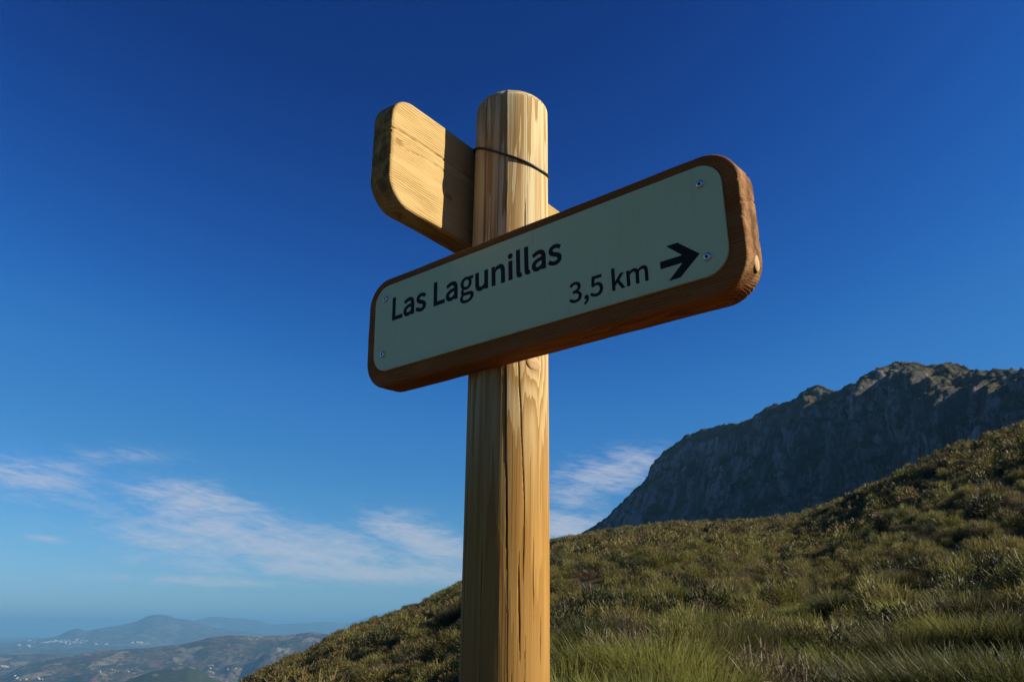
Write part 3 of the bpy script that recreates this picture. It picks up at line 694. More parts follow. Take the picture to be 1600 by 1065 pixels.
GLYPHS = {'L':[[[0.035,0.086,0.035,0.0,0.084,0.0],[0.132,0.0,0.18,0.0,0.18,0.009],[0.18,0.018,0.18,0.028,0.143,0.028],[0.105,0.028,0.068,0.028,0.068,0.104],[0.068,0.18,0.068,0.257,0.057,0.257],[0.046,0.257,0.035,0.257,0.035,0.171]]],'a':[[[0.044,-0.005,0.076,-0.005,0.099,-0.005],[0.121,0.008,0.139,0.023,0.139,0.023],[0.14,0.023,0.14,0.023,0.141,0.015],[0.142,0.008,0.143,0.0,0.152,0.0],[0.16,0.0,0.169,0.0,0.169,0.039],[0.169,0.078,0.169,0.117,0.169,0.164],[0.15,0.195,0.103,0.195,0.072,0.195],[0.046,0.181,0.029,0.17,0.033,0.163],[0.037,0.155,0.041,0.148,0.056,0.158],[0.076,0.168,0.098,0.168,0.129,0.168],[0.137,0.145,0.137,0.12,0.056,0.111],[0.021,0.091,0.021,0.049,0.021,0.015]],[[0.103,0.021,0.085,0.021,0.066,0.021],[0.051,0.03,0.051,0.051,0.051,0.076],[0.073,0.092,0.137,0.099,0.137,0.081],[0.137,0.064,0.137,0.046,0.119,0.03]]],'s':[[[0.055,-0.005,0.082,-0.005,0.127,-0.005],[0.151,0.021,0.151,0.052,0.151,0.088],[0.121,0.099,0.093,0.11,0.072,0.118],[0.052,0.125,0.052,0.143,0.052,0.158],[0.063,0.17,0.088,0.17,0.104,0.17],[0.118,0.163,0.131,0.153,0.136,0.16],[0.141,0.167,0.146,0.173,0.132,0.185],[0.111,0.195,0.087,0.195,0.046,0.195],[0.022,0.171,0.022,0.141,0.022,0.109],[0.05,0.096,0.077,0.086,0.098,0.078],[0.12,0.069,0.12,0.05,0.12,0.034],[0.108,0.02,0.083,0.02,0.06,0.02],[0.043,0.029,0.027,0.043,0.021,0.036],[0.016,0.029,0.011,0.022,0.029,0.007]]],'g':[[[0.05,-0.088,0.096,-0.088,0.155,-0.088],[0.193,-0.057,0.193,-0.022,0.193,0.01],[0.17,0.023,0.126,0.023,0.114,0.023],[0.101,0.023,0.089,0.023,0.063,0.023],[0.056,0.032,0.056,0.044,0.056,0.055],[0.061,0.061,0.068,0.067,0.076,0.063],[0.087,0.06,0.096,0.06,0.135,0.06],[0.166,0.086,0.166,0.126,0.166,0.143],[0.159,0.157,0.15,0.166,0.163,0.166],[0.176,0.166,0.189,0.166,0.189,0.174],[0.189,0.182,0.189,0.19,0.167,0.19],[0.145,0.19,0.123,0.19,0.116,0.193],[0.107,0.195,0.096,0.195,0.058,0.195],[0.025,0.169,0.025,0.127,0.025,0.104],[0.037,0.086,0.05,0.076,0.05,0.076],[0.05,0.075,0.05,0.075,0.04,0.068],[0.029,0.055,0.029,0.039,0.029,0.024],[0.036,0.014,0.046,0.008,0.046,0.007],[0.046,0.007,0.046,0.006,0.028,-0.005],[0.018,-0.02,0.018,-0.037,0.018,-0.069]],[[0.118,0.082,0.096,0.082,0.074,0.082],[0.056,0.099,0.056,0.127,0.056,0.155],[0.074,0.172,0.096,0.172,0.119,0.172],[0.137,0.155,0.137,0.127,0.137,0.099]],[[0.138,-0.065,0.101,-0.065,0.066,-0.065],[0.046,-0.053,0.046,-0.032,0.046,-0.021],[0.051,-0.01,0.065,0.0,0.074,-0.002],[0.083,-0.003,0.09,-0.003,0.101,-0.003],[0.112,-0.003,0.123,-0.003,0.148,-0.003],[0.161,-0.009,0.161,-0.027,0.161,-0.047]]],'u':[[[0.048,-0.005,0.088,-0.005,0.114,-0.005],[0.133,0.009,0.151,0.03,0.151,0.03],[0.151,0.03,0.152,0.03,0.152,0.02],[0.153,0.01,0.154,0.0,0.163,0.0],[0.172,0.0,0.181,0.0,0.181,0.063],[0.181,0.127,0.181,0.19,0.17,0.19],[0.159,0.19,0.149,0.19,0.149,0.145],[0.149,0.1,0.149,0.055,0.131,0.033],[0.117,0.023,0.097,0.023,0.072,0.023],[0.062,0.038,0.062,0.074,0.062,0.112],[0.062,0.151,0.062,0.19,0.051,0.19],[0.04,0.19,0.029,0.19,0.029,0.15],[0.029,0.11,0.029,0.07,0.029,0.021]]],'n':[[[0.032,0.063,0.032,0.0,0.043,0.0],[0.054,0.0,0.064,0.0,0.064,0.046],[0.064,0.092,0.064,0.138,0.083,0.157],[0.097,0.167,0.116,0.167,0.141,0.167],[0.152,0.152,0.152,0.116,0.152,0.077],[0.152,0.039,0.152,0.0,0.163,0.0],[0.174,0.0,0.184,0.0,0.184,0.04],[0.184,0.08,0.184,0.12,0.184,0.169],[0.166,0.195,0.126,0.195,0.1,0.195],[0.08,0.181,0.062,0.162,0.062,0.162],[0.062,0.162,0.062,0.162,0.061,0.172],[0.06,0.181,0.058,0.19,0.05,0.19],[0.041,0.19,0.032,0.19,0.032,0.127]]],'i':[[[0.032,0.063,0.032,0.0,0.043,0.0],[0.054,0.0,0.064,0.0,0.064,0.063],[0.064,0.127,0.064,0.19,0.054,0.19],[0.043,0.19,0.032,0.19,0.032,0.127]],[[0.036,0.229,0.048,0.229,0.061,0.229],[0.07,0.238,0.07,0.251,0.07,0.263],[0.061,0.271,0.048,0.271,0.036,0.271],[0.027,0.263,0.027,0.251,0.027,0.238]]],'l':[[[0.042,-0.005,0.066,-0.005,0.075,-0.005],[0.08,-0.003,0.084,-0.002,0.083,0.006],[0.081,0.015,0.08,0.023,0.076,0.022],[0.075,0.022,0.073,0.022,0.068,0.022],[0.064,0.026,0.064,0.036,0.064,0.117],[0.064,0.198,0.064,0.279,0.054,0.279],[0.043,0.279,0.032,0.279,0.032,0.198],[0.032,0.118,0.032,0.038,0.032,0.011]]],'3':[[[0.052,-0.005,0.092,-0.005,0.138,-0.005],[0.175,0.023,0.175,0.069,0.175,0.104],[0.151,0.126,0.12,0.134,0.12,0.134],[0.12,0.135,0.12,0.136,0.148,0.145],[0.166,0.166,0.166,0.197,0.166,0.238],[0.134,0.261,0.091,0.261,0.062,0.261],[0.039,0.248,0.02,0.231,0.025,0.224],[0.031,0.217,0.037,0.21,0.051,0.225],[0.069,0.235,0.09,0.235,0.117,0.235],[0.133,0.219,0.133,0.195,0.133,0.167],[0.116,0.146,0.062,0.146,0.062,0.137],[0.062,0.129,0.062,0.121,0.122,0.121],[0.142,0.101,0.142,0.07,0.142,0.04],[0.121,0.022,0.09,0.022,0.061,0.022],[0.042,0.036,0.027,0.051,0.021,0.045],[0.016,0.038,0.01,0.031,0.027,0.012]]],'5':[[[0.051,-0.005,0.092,-0.005,0.135,-0.005],[0.176,0.027,0.176,0.083,0.176,0.14],[0.141,0.165,0.098,0.165,0.083,0.165],[0.071,0.161,0.06,0.155,0.062,0.18],[0.064,0.205,0.067,0.229,0.099,0.229],[0.131,0.229,0.163,0.229,0.163,0.238],[0.163,0.248,0.163,0.257,0.122,0.257],[0.08,0.257,0.039,0.257,0.036,0.217],[0.033,0.177,0.03,0.137,0.036,0.133],[0.042,0.13,0.047,0.126,0.062,0.136],[0.073,0.141,0.09,0.141,0.122,0.141],[0.143,0.119,0.143,0.083,0.143,0.045],[0.119,0.022,0.089,0.022,0.059,0.022],[0.04,0.036,0.026,0.05,0.02,0.043],[0.015,0.036,0.009,0.029,0.027,0.012]]],',':[[[0.024,-0.06,0.026,-0.067,0.058,-0.053],[0.077,-0.027,0.077,0.007,0.077,0.03],[0.067,0.044,0.05,0.044,0.037,0.044],[0.026,0.036,0.026,0.022,0.026,0.008],[0.037,-0.001,0.05,-0.001,0.051,-0.001],[0.052,-0.0,0.054,-0.0,0.053,-0.021],[0.04,-0.038,0.019,-0.048,0.021,-0.054]]],'k':[[[0.032,0.093,0.032,0.0,0.043,0.0],[0.053,0.0,0.064,0.0,0.064,0.017],[0.064,0.033,0.064,0.05,0.076,0.064],[0.088,0.078,0.099,0.092,0.118,0.061],[0.137,0.031,0.155,0.0,0.167,0.0],[0.178,0.0,0.19,0.0,0.166,0.038],[0.142,0.076,0.118,0.113,0.139,0.139],[0.16,0.165,0.181,0.19,0.169,0.19],[0.158,0.19,0.146,0.19,0.119,0.157],[0.092,0.123,0.065,0.09,0.065,0.09],[0.064,0.09,0.064,0.09,0.064,0.153],[0.064,0.216,0.064,0.279,0.053,0.279],[0.043,0.279,0.032,0.279,0.032,0.186]]],'m':[[[0.032,0.063,0.032,0.0,0.043,0.0],[0.054,0.0,0.064,0.0,0.064,0.046],[0.064,0.092,0.064,0.138,0.082,0.158],[0.098,0.167,0.112,0.167,0.136,0.167],[0.147,0.152,0.147,0.116,0.147,0.077],[0.147,0.039,0.147,0.0,0.158,0.0],[0.169,0.0,0.179,0.0,0.179,0.046],[0.179,0.092,0.179,0.138,0.197,0.158],[0.213,0.167,0.227,0.167,0.251,0.167],[0.263,0.152,0.263,0.116,0.263,0.077],[0.263,0.039,0.263,0.0,0.273,0.0],[0.284,0.0,0.294,0.0,0.294,0.04],[0.294,0.08,0.294,0.12,0.294,0.169],[0.276,0.195,0.237,0.195,0.214,0.195],[0.194,0.18,0.174,0.159,0.166,0.181],[0.151,0.195,0.121,0.195,0.099,0.195],[0.079,0.181,0.062,0.162,0.062,0.162],[0.062,0.162,0.062,0.162,0.061,0.172],[0.06,0.181,0.058,0.19,0.05,0.19],[0.041,0.19,0.032,0.19,0.032,0.127]]]}
# pen position of each glyph outline, in the same units (one outline set per letter)
def lettering(name, letters, x0, z0, sx, sz, bold, mat, depth):
    """letters: (character, pen x).  Cut-out vinyl letters: filled outlines, thickened by bold, with a hair of depth"""
    cu = bpy.data.curves.new(name, 'CURVE'); cu.dimensions = '2D'; cu.fill_mode = 'BOTH'; cu.extrude = depth
    for ch, px in letters:
        for sp in GLYPHS[ch]:
            P = []
            for i in range(len(sp)):
                q, w = sp[i], sp[(i + 1) % len(sp)]
                p0, p1, p2, p3 = (np.array(v) for v in ((q[2], q[3]), (q[4], q[5]), (w[0], w[1]), (w[2], w[3])))
                ch_ = p3 - p0; dev = max(abs(np.cross(ch_, p1 - p0)), abs(np.cross(ch_, p2 - p0))) / (np.hypot(*ch_) + 1e-9)
                k = 1 if dev < 0.0015 else 6
                for t in np.arange(k) / k:
                    P.append((1 - t) ** 3 * p0 + 3 * (1 - t) ** 2 * t * p1 + 3 * (1 - t) * t * t * p2 + t ** 3 * p3)
            P = np.array(P); P[:, 0] = (P[:, 0] + px) * sx; P[:, 1] *= sz
            e1 = P - np.roll(P, 1, 0); e2 = np.roll(P, -1, 0) - P
            n1 = np.stack([e1[:, 1], -e1[:, 0]], -1); n1 /= np.hypot(n1[:, 0], n1[:, 1])[:, None] + 1e-12
            n2 = np.stack([e2[:, 1], -e2[:, 0]], -1); n2 /= np.hypot(n2[:, 0], n2[:, 1])[:, None] + 1e-12
            mt = n1 + n2; mt = mt / np.maximum((mt * mt).sum(1) / 2, 0.55)[:, None]
            big = max(GLYPHS[ch], key=lambda s: np.ptp([q[2] for q in s]) * np.ptp([q[3] for q in s]))
            bx = np.array([q[2] for q in big]); by = np.array([q[3] for q in big])
            sgn = np.sign((bx * np.roll(by, -1) - np.roll(bx, -1) * by).sum())
            P = P + mt * bold * sgn * (0.55 if ch == 'g' else 1.0)
            s = cu.splines.new('POLY'); s.points.add(len(P) - 1); s.use_cyclic_u = True
            for bp, q in zip(s.points, P):
                bp.co = (q[0], q[1], 0, 1)
    ob = bpy.data.objects.new(name, cu); COL.objects.link(ob)
    dg = bpy.context.evaluated_depsgraph_get(); dg.update()
    me = bpy.data.meshes.new_from_object(ob.evaluated_get(dg))
    bpy.data.objects.remove(ob)
    co = np.zeros(len(me.vertices) * 3, np.float32); me.vertices.foreach_get('co', co); co = co.reshape(-1, 3)
    out = np.stack([x0 + co[:, 0], -co[:, 2] - depth, z0 + co[:, 1]], -1)
    me.vertices.foreach_set('co', out.astype(np.float32).ravel())
    me.materials.clear(); me.materials.append(mat); me.name = name; me.update()
    return me

def build_signpost():
    root = link('signpost', None, loc=(-0.0262, 1.14395, 0.0), label='wooden trail signpost with two direction boards on a round post', cat='signpost')
    pine = wood_post()
    LEAN = Matrix.Rotation(0.0113, 4, 'Y')
    # --- post
    Rp = 0.06; NA = 640; ZT = 2.3285; BR = 0.017
    zs = np.concatenate([np.linspace(-0.35, 1.28, 14, endpoint=False), np.linspace(1.28, ZT - BR, 190)])
    th = np.linspace(-math.pi, math.pi, NA, endpoint=False)
    TH, Z = np.meshgrid(th, zs)
    Rr = Rp + 0.00035 * fbm(np.cos(TH) * 3, np.sin(TH) * 3, Z * 3, 5, 3) + 0.00012 * fbm(np.cos(TH) * 30, np.sin(TH) * 30, Z * 2, 6, 2)
    cr = [  # (theta deg, z) points, width mm, depth mm
        ([(-8.6, 2.3285), (-6.4, 2.19), (-5.6, 2.07)], 0.55, 2.5), ([(-4.4, 1.93), (-4.0, 1.85), (-0.8, 1.70), (2.5, 1.555)], 0.8, 8.0),
        ([(-43.6, 2.34), (-42.5, 2.2), (-41.2, 1.9)], 1.1, 9.0), ([(13.0, 1.90), (14.5, 1.85), (23.6, 1.66), (22.6, 1.55)], 0.6, 4.0),
        ([(17.0, 1.60), (17.2, 1.548), (19.1, 1.455)], 0.9, 7.0), ([(25.5, 1.50), (25.3, 1.35)], 0.7, 4.0), ([(-66, 1.9), (-65.6, 1.3)], 0.9, 5.0),
        ([(50.6, 1.54), (50.4, 1.43)], 0.6, 3.5), ([(-19, 2.15), (-18.3, 2.0)], 0.6, 4.0), ([(22.8, 2.14), (22.0, 2.0)], 0.55, 3.0), ([(37, 1.64), (38, 1.50)], 0.45, 2.5), ([(-32, 1.62), (-30, 1.3)], 0.5, 3.0),
        ([(9, 1.47), (8, 1.3)], 0.5, 3.0), ([(60, 2.25), (61, 2.05)], 0.4, 2.0), ([(110, 2.33), (112, 1.4)], 1.0, 8.0), ([(175, 2.33), (170, 1.6)], 1.0, 8.0)]
    for k, (pts, w, d) in enumerate(cr):
        zz = np.array([p[1] for p in pts])[::-1]; tt = np.radians(np.array([p[0] for p in pts])[::-1])
        c = np.interp(Z, zz, tt) + 0.0075 * fbm(Z * 28, k * 3.3, 0, 40 + k, 3)
        ends = np.clip((Z - zz[0]) / 0.04, 0, 1) * np.clip((zz[-1] - Z) / 0.04 + (1 if zz[-1] > 2.3 else 0), 0, 1)
        ends *= 0.75 + 0.35 * vnoise(Z * 14, k, 0, 60 + k)
        dd = (np.mod(TH - c + math.pi, 2 * math.pi) - math.pi) * Rp * 1000
        Rr = Rr - np.clip(ends, 0, 1.1) * d / 1000 * np.exp(-np.abs(dd / (w * np.maximum(ends, 0.35))) ** 2.2)
    # lips of the long split: right raised, left lowered, shaped to sharpen the light-to-shade edge
    zz = np.array([1.30, 1.555, 1.70, 1.85, 2.07, 2.19, 2.40]); tt = np.radians([6.0, 2.5, -0.8, -4.0, -5.6, -6.4, -8.8])
    dl = (TH - np.interp(Z, zz, tt) - 0.0075 * fbm(Z * 28, 3.3, 0, 41, 3)) * Rp
    lip = np.where(dl > 0, 0.0014 * np.exp(-dl / 0.0075), -0.0010 * np.exp(dl / 0.010)) * np.interp(Z, [1.40, 1.60, 1.85, 1.97], [0.15, 0.22, 0.38, 1.0])
    Rr = Rr + np.where(np.abs(TH) < 1.2, lip, 0)
    V = np.stack([Rr * np.sin(TH), -Rr * np.cos(TH), Z], -1).reshape(-1, 3)
    # rounded head
    caps = []; top = Rr[-1]
    for a in np.linspace(0, math.pi / 2, 10)[1:]:
        rr = top - BR * (1 - math.cos(a)); caps.append(np.stack([rr * np.sin(th), -rr * np.cos(th), np.full(NA, ZT - BR + BR * math.sin(a)) + 0.0006 * fbm(np.cos(th) * 4, np.sin(th) * 4, a, 8, 2)], -1))
    for q in (0.6, 0.3, 0.02):
        rr = (top - BR) * q; caps.append(np.stack([rr * np.sin(th), -rr * np.cos(th), np.full(NA, ZT + 0.001 * (1 - q))], -1))
    V = np.vstack([V] + caps); nr = len(zs) + len(caps)
    me = mesh_np('post', V, grid_faces(nr, NA, True), [pine], True)
    post = link('post', me, root); post.matrix_local = LEAN
    # knot where a branch was cut off
    kp = Vector((Rp * math.sin(R_(37.4)), -Rp * math.cos(R_(37.4)), 1.8590))
    bark = plain('knot bark ring', (0.10, 0.05, 0.02), 0.8, 0.2)
    heart = wood_board('knot heartwood', (0.85, 0.62, 0.36), (0.66, 0.42, 0.20), (0.75, 0.50, 0.26), pith=(0.0, 0.0), relief=0.0003, pitch=0.0022)
    km = lathe('knot', [(0.0001, -0.0022), (0.0065, -0.0021), (0.0098, -0.0015), (0.0108, -0.0002), (0.0116, 0.0006), (0.0124, 0.004)], [heart, bark], 28, [0, 0, 0, 1, 1])
    kn = link('knot', km, post); outn = Vector((kp.x, kp.y, 0)).normalized()
    kn.matrix_local = basis(kp - outn * 0.0006, Vector((0, 0, 1)).cross(-outn) * -1.0, (0, 0, 1)) @ Matrix.Diagonal((1.12, 1, 1.0, 1))
    # black binding wire, slung a little askew
    blk = plain('black wire', (0.012, 0.012, 0.012), 0.5, 0.4)
    wp = []
    for i in range(96):
        t = -math.pi + 2 * math.pi * i / 96
        wp.append((0.0617 * math.sin(t), -0.0617 * math.cos(t), 2.219 - 0.025 * math.sin(t) - 0.024 * math.cos(t) + 0.0006 * math.sin(5 * t)))
    w = link('binding_wire', tube('binding_wire', wp, 0.0019, blk, 8, True), root); w.matrix_local = LEAN

    # --- front board with the lettered plate
    brown = wood_board('dark oiled pine board', (0.60, 0.225, 0.062), (0.27, 0.090, 0.022), (0.40, 0.142, 0.036), end=(0.36, 0.20, 0.090), seed=2.0, relief=0.0007)
    light = wood_board('pale weathered pine board', (0.88, 0.65, 0.29), (0.54, 0.30, 0.08), (0.74, 0.48, 0.17), pith=(0.02, -0.20), relief=0.0005, pitch=0.0034, seed=7.0, knots=((-0.3065, 0.0098, 0.012), (-0.1914, -0.0295, 0.010)))
    sage = plate_mat(); steel = plain('stainless screw', (0.55, 0.55, 0.54), 0.32, 0.5, 1.0); ink = plain('black vinyl lettering', (0.010, 0.009, 0.010), 0.6, 0.15); sock = plain('screw socket', (0.03, 0.03, 0.03), 0.5, 0.4, 0.6)
    base = Vector(root.location)
    d = Vector((0.76548602, -0.64345252, 0.0)); n = Vector((-0.64327029, -0.76526923, -0.02379775)); k = Vector((-0.01531272, -0.01821685, 0.99971679))
    o = Vector((0.0104, 0.9981, 0.4431 + EYE))
    TP = 0.003; L, H, T = 0.6402, 0.1807, 0.045
    fb = link('sign_board', board_mesh('front_sign_board', brown, L, H, T, 0.006, 0.045, 190, 16, 110, [], 3, [(1, 0.022, 0.35, 0.0016, 0.003), (1, 0.055, 0.6, 0.0016, 0.0022), (1, -0.012, -0.4, 0.0016, 0.0025)]), root, label='dark oiled front board with green destination plate')
    fb.matrix_local = Matrix.Translation(-base) @ basis(o - n * (TP + 0.0002) + d * 0.0005 - k * 0.0050, d, k)
    pl = link('sign_plate', slab2d('sign_plate', sage, 0.600, 0.141, TP, 0.030), fb, loc=(0.0006, -TP - 0.0002, 0.0046))
    F = -TP - 0.0002
    a = [('L', 0.0), ('a', 0.176), ('s', 0.373), ('L', 0.63), ('a', 0.805), ('g', 1.004), ('u', 1.205), ('n', 1.42), ('i', 1.634), ('l', 1.735), ('l', 1.834), ('a', 1.921), ('s', 2.119)]
    SZ = 0.1385; SX = 0.1455
    def pens(word, starts):
        out = []
        for ch, s in zip(word, starts):
            mn = min(q[2] for sp in GLYPHS[ch] for q in sp); out.append((ch, s - mn))
        return out
    s1 = [0.035, 0.211, 0.398, 0.665, 0.84, 1.035, 1.244, 1.459, 1.668, 1.769, 1.868, 1.956, 2.144]
    link('lettering', lettering('destination_lettering', pens('LasLagunillas', s1), -0.2627 + 0.0006, 0.0088 + 0.0046, SX, SZ, BOLD1, ink, 0.00015), fb, loc=(0, F, 0))
    s2 = [0.01, 0.213, 0.301, 0.597, 0.79]
    link('lettering', lettering('distance_lettering', pens('3,5km', s2), 0.0800 + 0.0006, -0.0530 + 0.0046, 0.1105, 0.1020, BOLD2, ink, 0.00015), fb, loc=(0, F, 0))
    ap = [(213.7, -35.2), (243.0, -35.2), (223.4, -17.8), (238.4, -17.8), (265.0, -40.0), (238.4, -62.0), (223.4, -62.0), (243.0, -44.6), (213.7, -44.6)]
    av = [(x / 1000 + 0.0006, y, z / 1000 + 0.0046) for y in (-0.0003, 0.0) for x, z in ap]
    af = [(0, 8, 7, 1), (1, 7, 4), (1, 4, 3, 2), (7, 6, 5, 4)] + [(i, (i + 1) % 9, 9 + (i + 1) % 9, 9 + i) for i in range(9)]
    link('arrow', mesh_np('arrow', av, af, [ink]), fb, loc=(0, F, 0))
    # button-head screws with a socket
    sm = lathe('screw', [(0.0001, -0.0012), (0.0016, -0.0012), (0.00165, -0.0028), (0.0031, -0.0027), (0.0045, -0.0019), (0.0052, -0.0008), (0.0053, 0.0)], [steel, sock], 24, [1, 1, 0, 0, 0, 0])
    for (x, z) in ((-275.5, 48.2), (-277.5, -43.5), (274, 46.0), (274, -47.0)):
        link('screw', sm, fb, loc=(x / 1000 + 0.0006, F, z / 1000 + 0.0046))
    ek = link('knot', lathe('end_knot', [(0.0001, -0.0016), (0.006, -0.0015), (0.0090, -0.0008), (0.0098, 0.0004), (0.0108, 0.003)], [heart, bark], 24, [0, 0, 0, 1]), fb)
    ek.matrix_local = basis((L / 2 - 0.0015, 0.026, -0.052), (0, 1, 0), (0, 0, 1)) @ Matrix.Diagonal((0.8, 1, 1.25, 1))

    # --- second board, plate turned to the far side
    d2 = Vector((0.58732117, 0.80934859, 0.00294967)); n2 = Vector((0.809352116, -0.587323721, 0.0)); o2 = Vector((0.01343144, 1.26547341, 0.6694357 + EYE))
    cr2 = [([(-0.335, 0.0265), (-0.308, 0.030), (-0.248, 0.0315), (-0.207, 0.0315), (-0.10, 0.033)], 0.0011, 0.005, True), ([(-0.30, 0.004), (-0.247, 0.011), (-0.206, 0.0122), (-0.12, 0.013)], 0.0007, 0.003, False),
           ([(-0.335, -0.022), (-0.318, -0.021)], 0.0008, 0.003, True)]
    bb = link('sign_board', board_mesh('rear_sign_board', light, L + 0.005, H + 0.004, 0.041, 0.0055, 0.045, 190, 14, 130, cr2, 11, [(-1, 0.030, 0.5, 0.0011, 0.004), (-1, -0.021, -0.35, 0.0009, 0.003)]), root, label='pale rear board seen from its blank back')
    bb.matrix_local = Matrix.Translation(-base) @ basis(o2 - n2 * 0.0012, d2, (0, 0, 1))
    p2 = link('sign_plate', slab2d('rear_sign_plate', sage, 0.600, 0.141, TP, 0.030), bb, loc=(0, 0.041 + TP + 0.0003, 0), rot=(0, 0, math.pi))
    return root
BOLD1 = 0.0012; BOLD2 = 0.0006
build_signpost()

# ------------------------------------------------------------------ plants
def blades(rg, n, height, base_r, spread, width, droop, hvar=0.35, tint_lo=0.0, upright=0.0, seg=2):
    """n curved ribbons rising from a round foot"""
    az = rg.uniform(0, 2 * math.pi, n); br = base_r * np.sqrt(rg.uniform(0, 1, n))
    ln = height * (1 - hvar * rg.uniform(0, 1, n) ** 0.7)
    lean = spread * (0.12 + 0.88 * (br / base_r)) * rg.uniform(0.45, 1.25, n) + upright
    a2 = az + rg.normal(0, 0.5, n)
    B = np.stack([br * np.cos(az), br * np.sin(az), np.zeros(n) - 0.03], -1)
    out = np.stack([np.cos(a2), np.sin(a2), np.zeros(n)], -1); up = np.array([0, 0, 1.0])
    D1 = out * np.sin(lean)[:, None] + up * np.cos(lean)[:, None]
    l2 = lean + droop * rg.uniform(0.4, 1.3, n); D2 = out * np.sin(l2)[:, None] + up * np.cos(l2)[:, None]
    M = B + D1 * (ln * 0.55)[:, None]; Tt = M + D2 * (ln * 0.45)[:, None]
    sd = rg.uniform(0, 2 * math.pi, n); S = np.stack([np.cos(sd), np.sin(sd), np.zeros(n)], -1) * (width / 2)
    V = np.stack([B - S, B + S, M - S * 0.8, M + S * 0.8, Tt - S * 0.15, Tt + S * 0.15], 1)
    i = np.arange(n)[:, None] * 6
    F = np.concatenate([i + np.array([[0, 1, 3, 2]]), i + np.array([[2, 3, 5, 4]])], 1).reshape(-1, 4)
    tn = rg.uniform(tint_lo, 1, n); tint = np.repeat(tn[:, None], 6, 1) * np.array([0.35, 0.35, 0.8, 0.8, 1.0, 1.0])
    return V.reshape(-1, 3), F, tint.ravel()
def twigs(rg, n, height, radius, width, leaf, nleaf):
    """a cushion bush: stems fanning out, short leafy twiglets filling its dome"""
    V, F, t = blades(rg, n, height * 0.85, radius * 0.35, 0.85, width * 1.1, 0.25, 0.5)
    ph = rg.uniform(0, 2 * math.pi, nleaf); cz = rg.uniform(0.05, 1, nleaf); rr = rg.uniform(0.35, 1.0, nleaf) ** 0.5
    lump = 1 + 0.22 * np.sin(ph * 3 + rg.uniform(0, 6)) + 0.14 * np.sin(ph * 5 + cz * 6)
    s = np.sqrt(1 - cz ** 2 * 0.95)
    C = np.stack([radius * rr * s * np.cos(ph) * lump, radius * rr * s * np.sin(ph) * lump, height * cz * rr * (0.85 + 0.25 * lump - 0.1)], -1)
    dr = C / (np.linalg.norm(C, axis=1, keepdims=True) + 1e-6) + rg.normal(0, 0.55, (nleaf, 3)); dr[:, 2] += 0.35; dr /= np.linalg.norm(dr, axis=1, keepdims=True)
    sd = np.cross(dr, rg.normal(0, 1, (nleaf, 3))); sd /= np.linalg.norm(sd, axis=1, keepdims=True) + 1e-6
    ll = leaf * np.clip(rg.lognormal(-0.15, 0.45, nleaf), 0.3, 1.7)[:, None]; ww = width * rg.uniform(0.7, 1.4, nleaf)[:, None]
    V2 = np.stack([C - sd * ww * 0.5, C + sd * ww * 0.5, C + dr * ll + sd * ww * 0.25, C + dr * ll - sd * ww * 0.25], 1).reshape(-1, 3)
    F2 = np.arange(nleaf * 4).reshape(-1, 4) + len(V)
    t2 = np.repeat(np.clip(0.25 + 0.75 * rr * rg.uniform(0.3, 1, nleaf), 0, 1), 4)  # deeper leaves darker, the bush's inner shade painted into the tint
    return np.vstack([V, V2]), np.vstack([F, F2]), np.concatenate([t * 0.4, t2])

M_GREEN = plant_mat('esparto green', (0.115, 0.130, 0.024), (0.430, 0.455, 0.100), (0.480, 0.440, 0.115), 0.45)
M_BROOM = plant_mat('broom dark green', (0.045, 0.052, 0.015), (0.175, 0.185, 0.052), (0.200, 0.180, 0.060), 0.35)
M_STRAW = plant_mat('dry straw', (0.13, 0.10, 0.05), (0.34, 0.27, 0.15), (0.27, 0.20, 0.10), 0.25)
M_DRY = plant_mat('dry twigs', (0.090, 0.062, 0.034), (0.30, 0.215, 0.125), (0.22, 0.15, 0.085), 0.15)
M_CUSHION = plant_mat('cushion scrub', (0.088, 0.090, 0.018), (0.350, 0.325, 0.076), (0.360, 0.285, 0.085), 0.32)
M_OLIVE = plant_mat('olive scrub', (0.075, 0.068, 0.016), (0.320, 0.265, 0.070), (0.280, 0.205, 0.070), 0.3)
M_GREY = plant_mat('grey brown scrub', (0.085, 0.064, 0.027), (0.290, 0.210, 0.095), (0.230, 0.160, 0.068), 0.25)
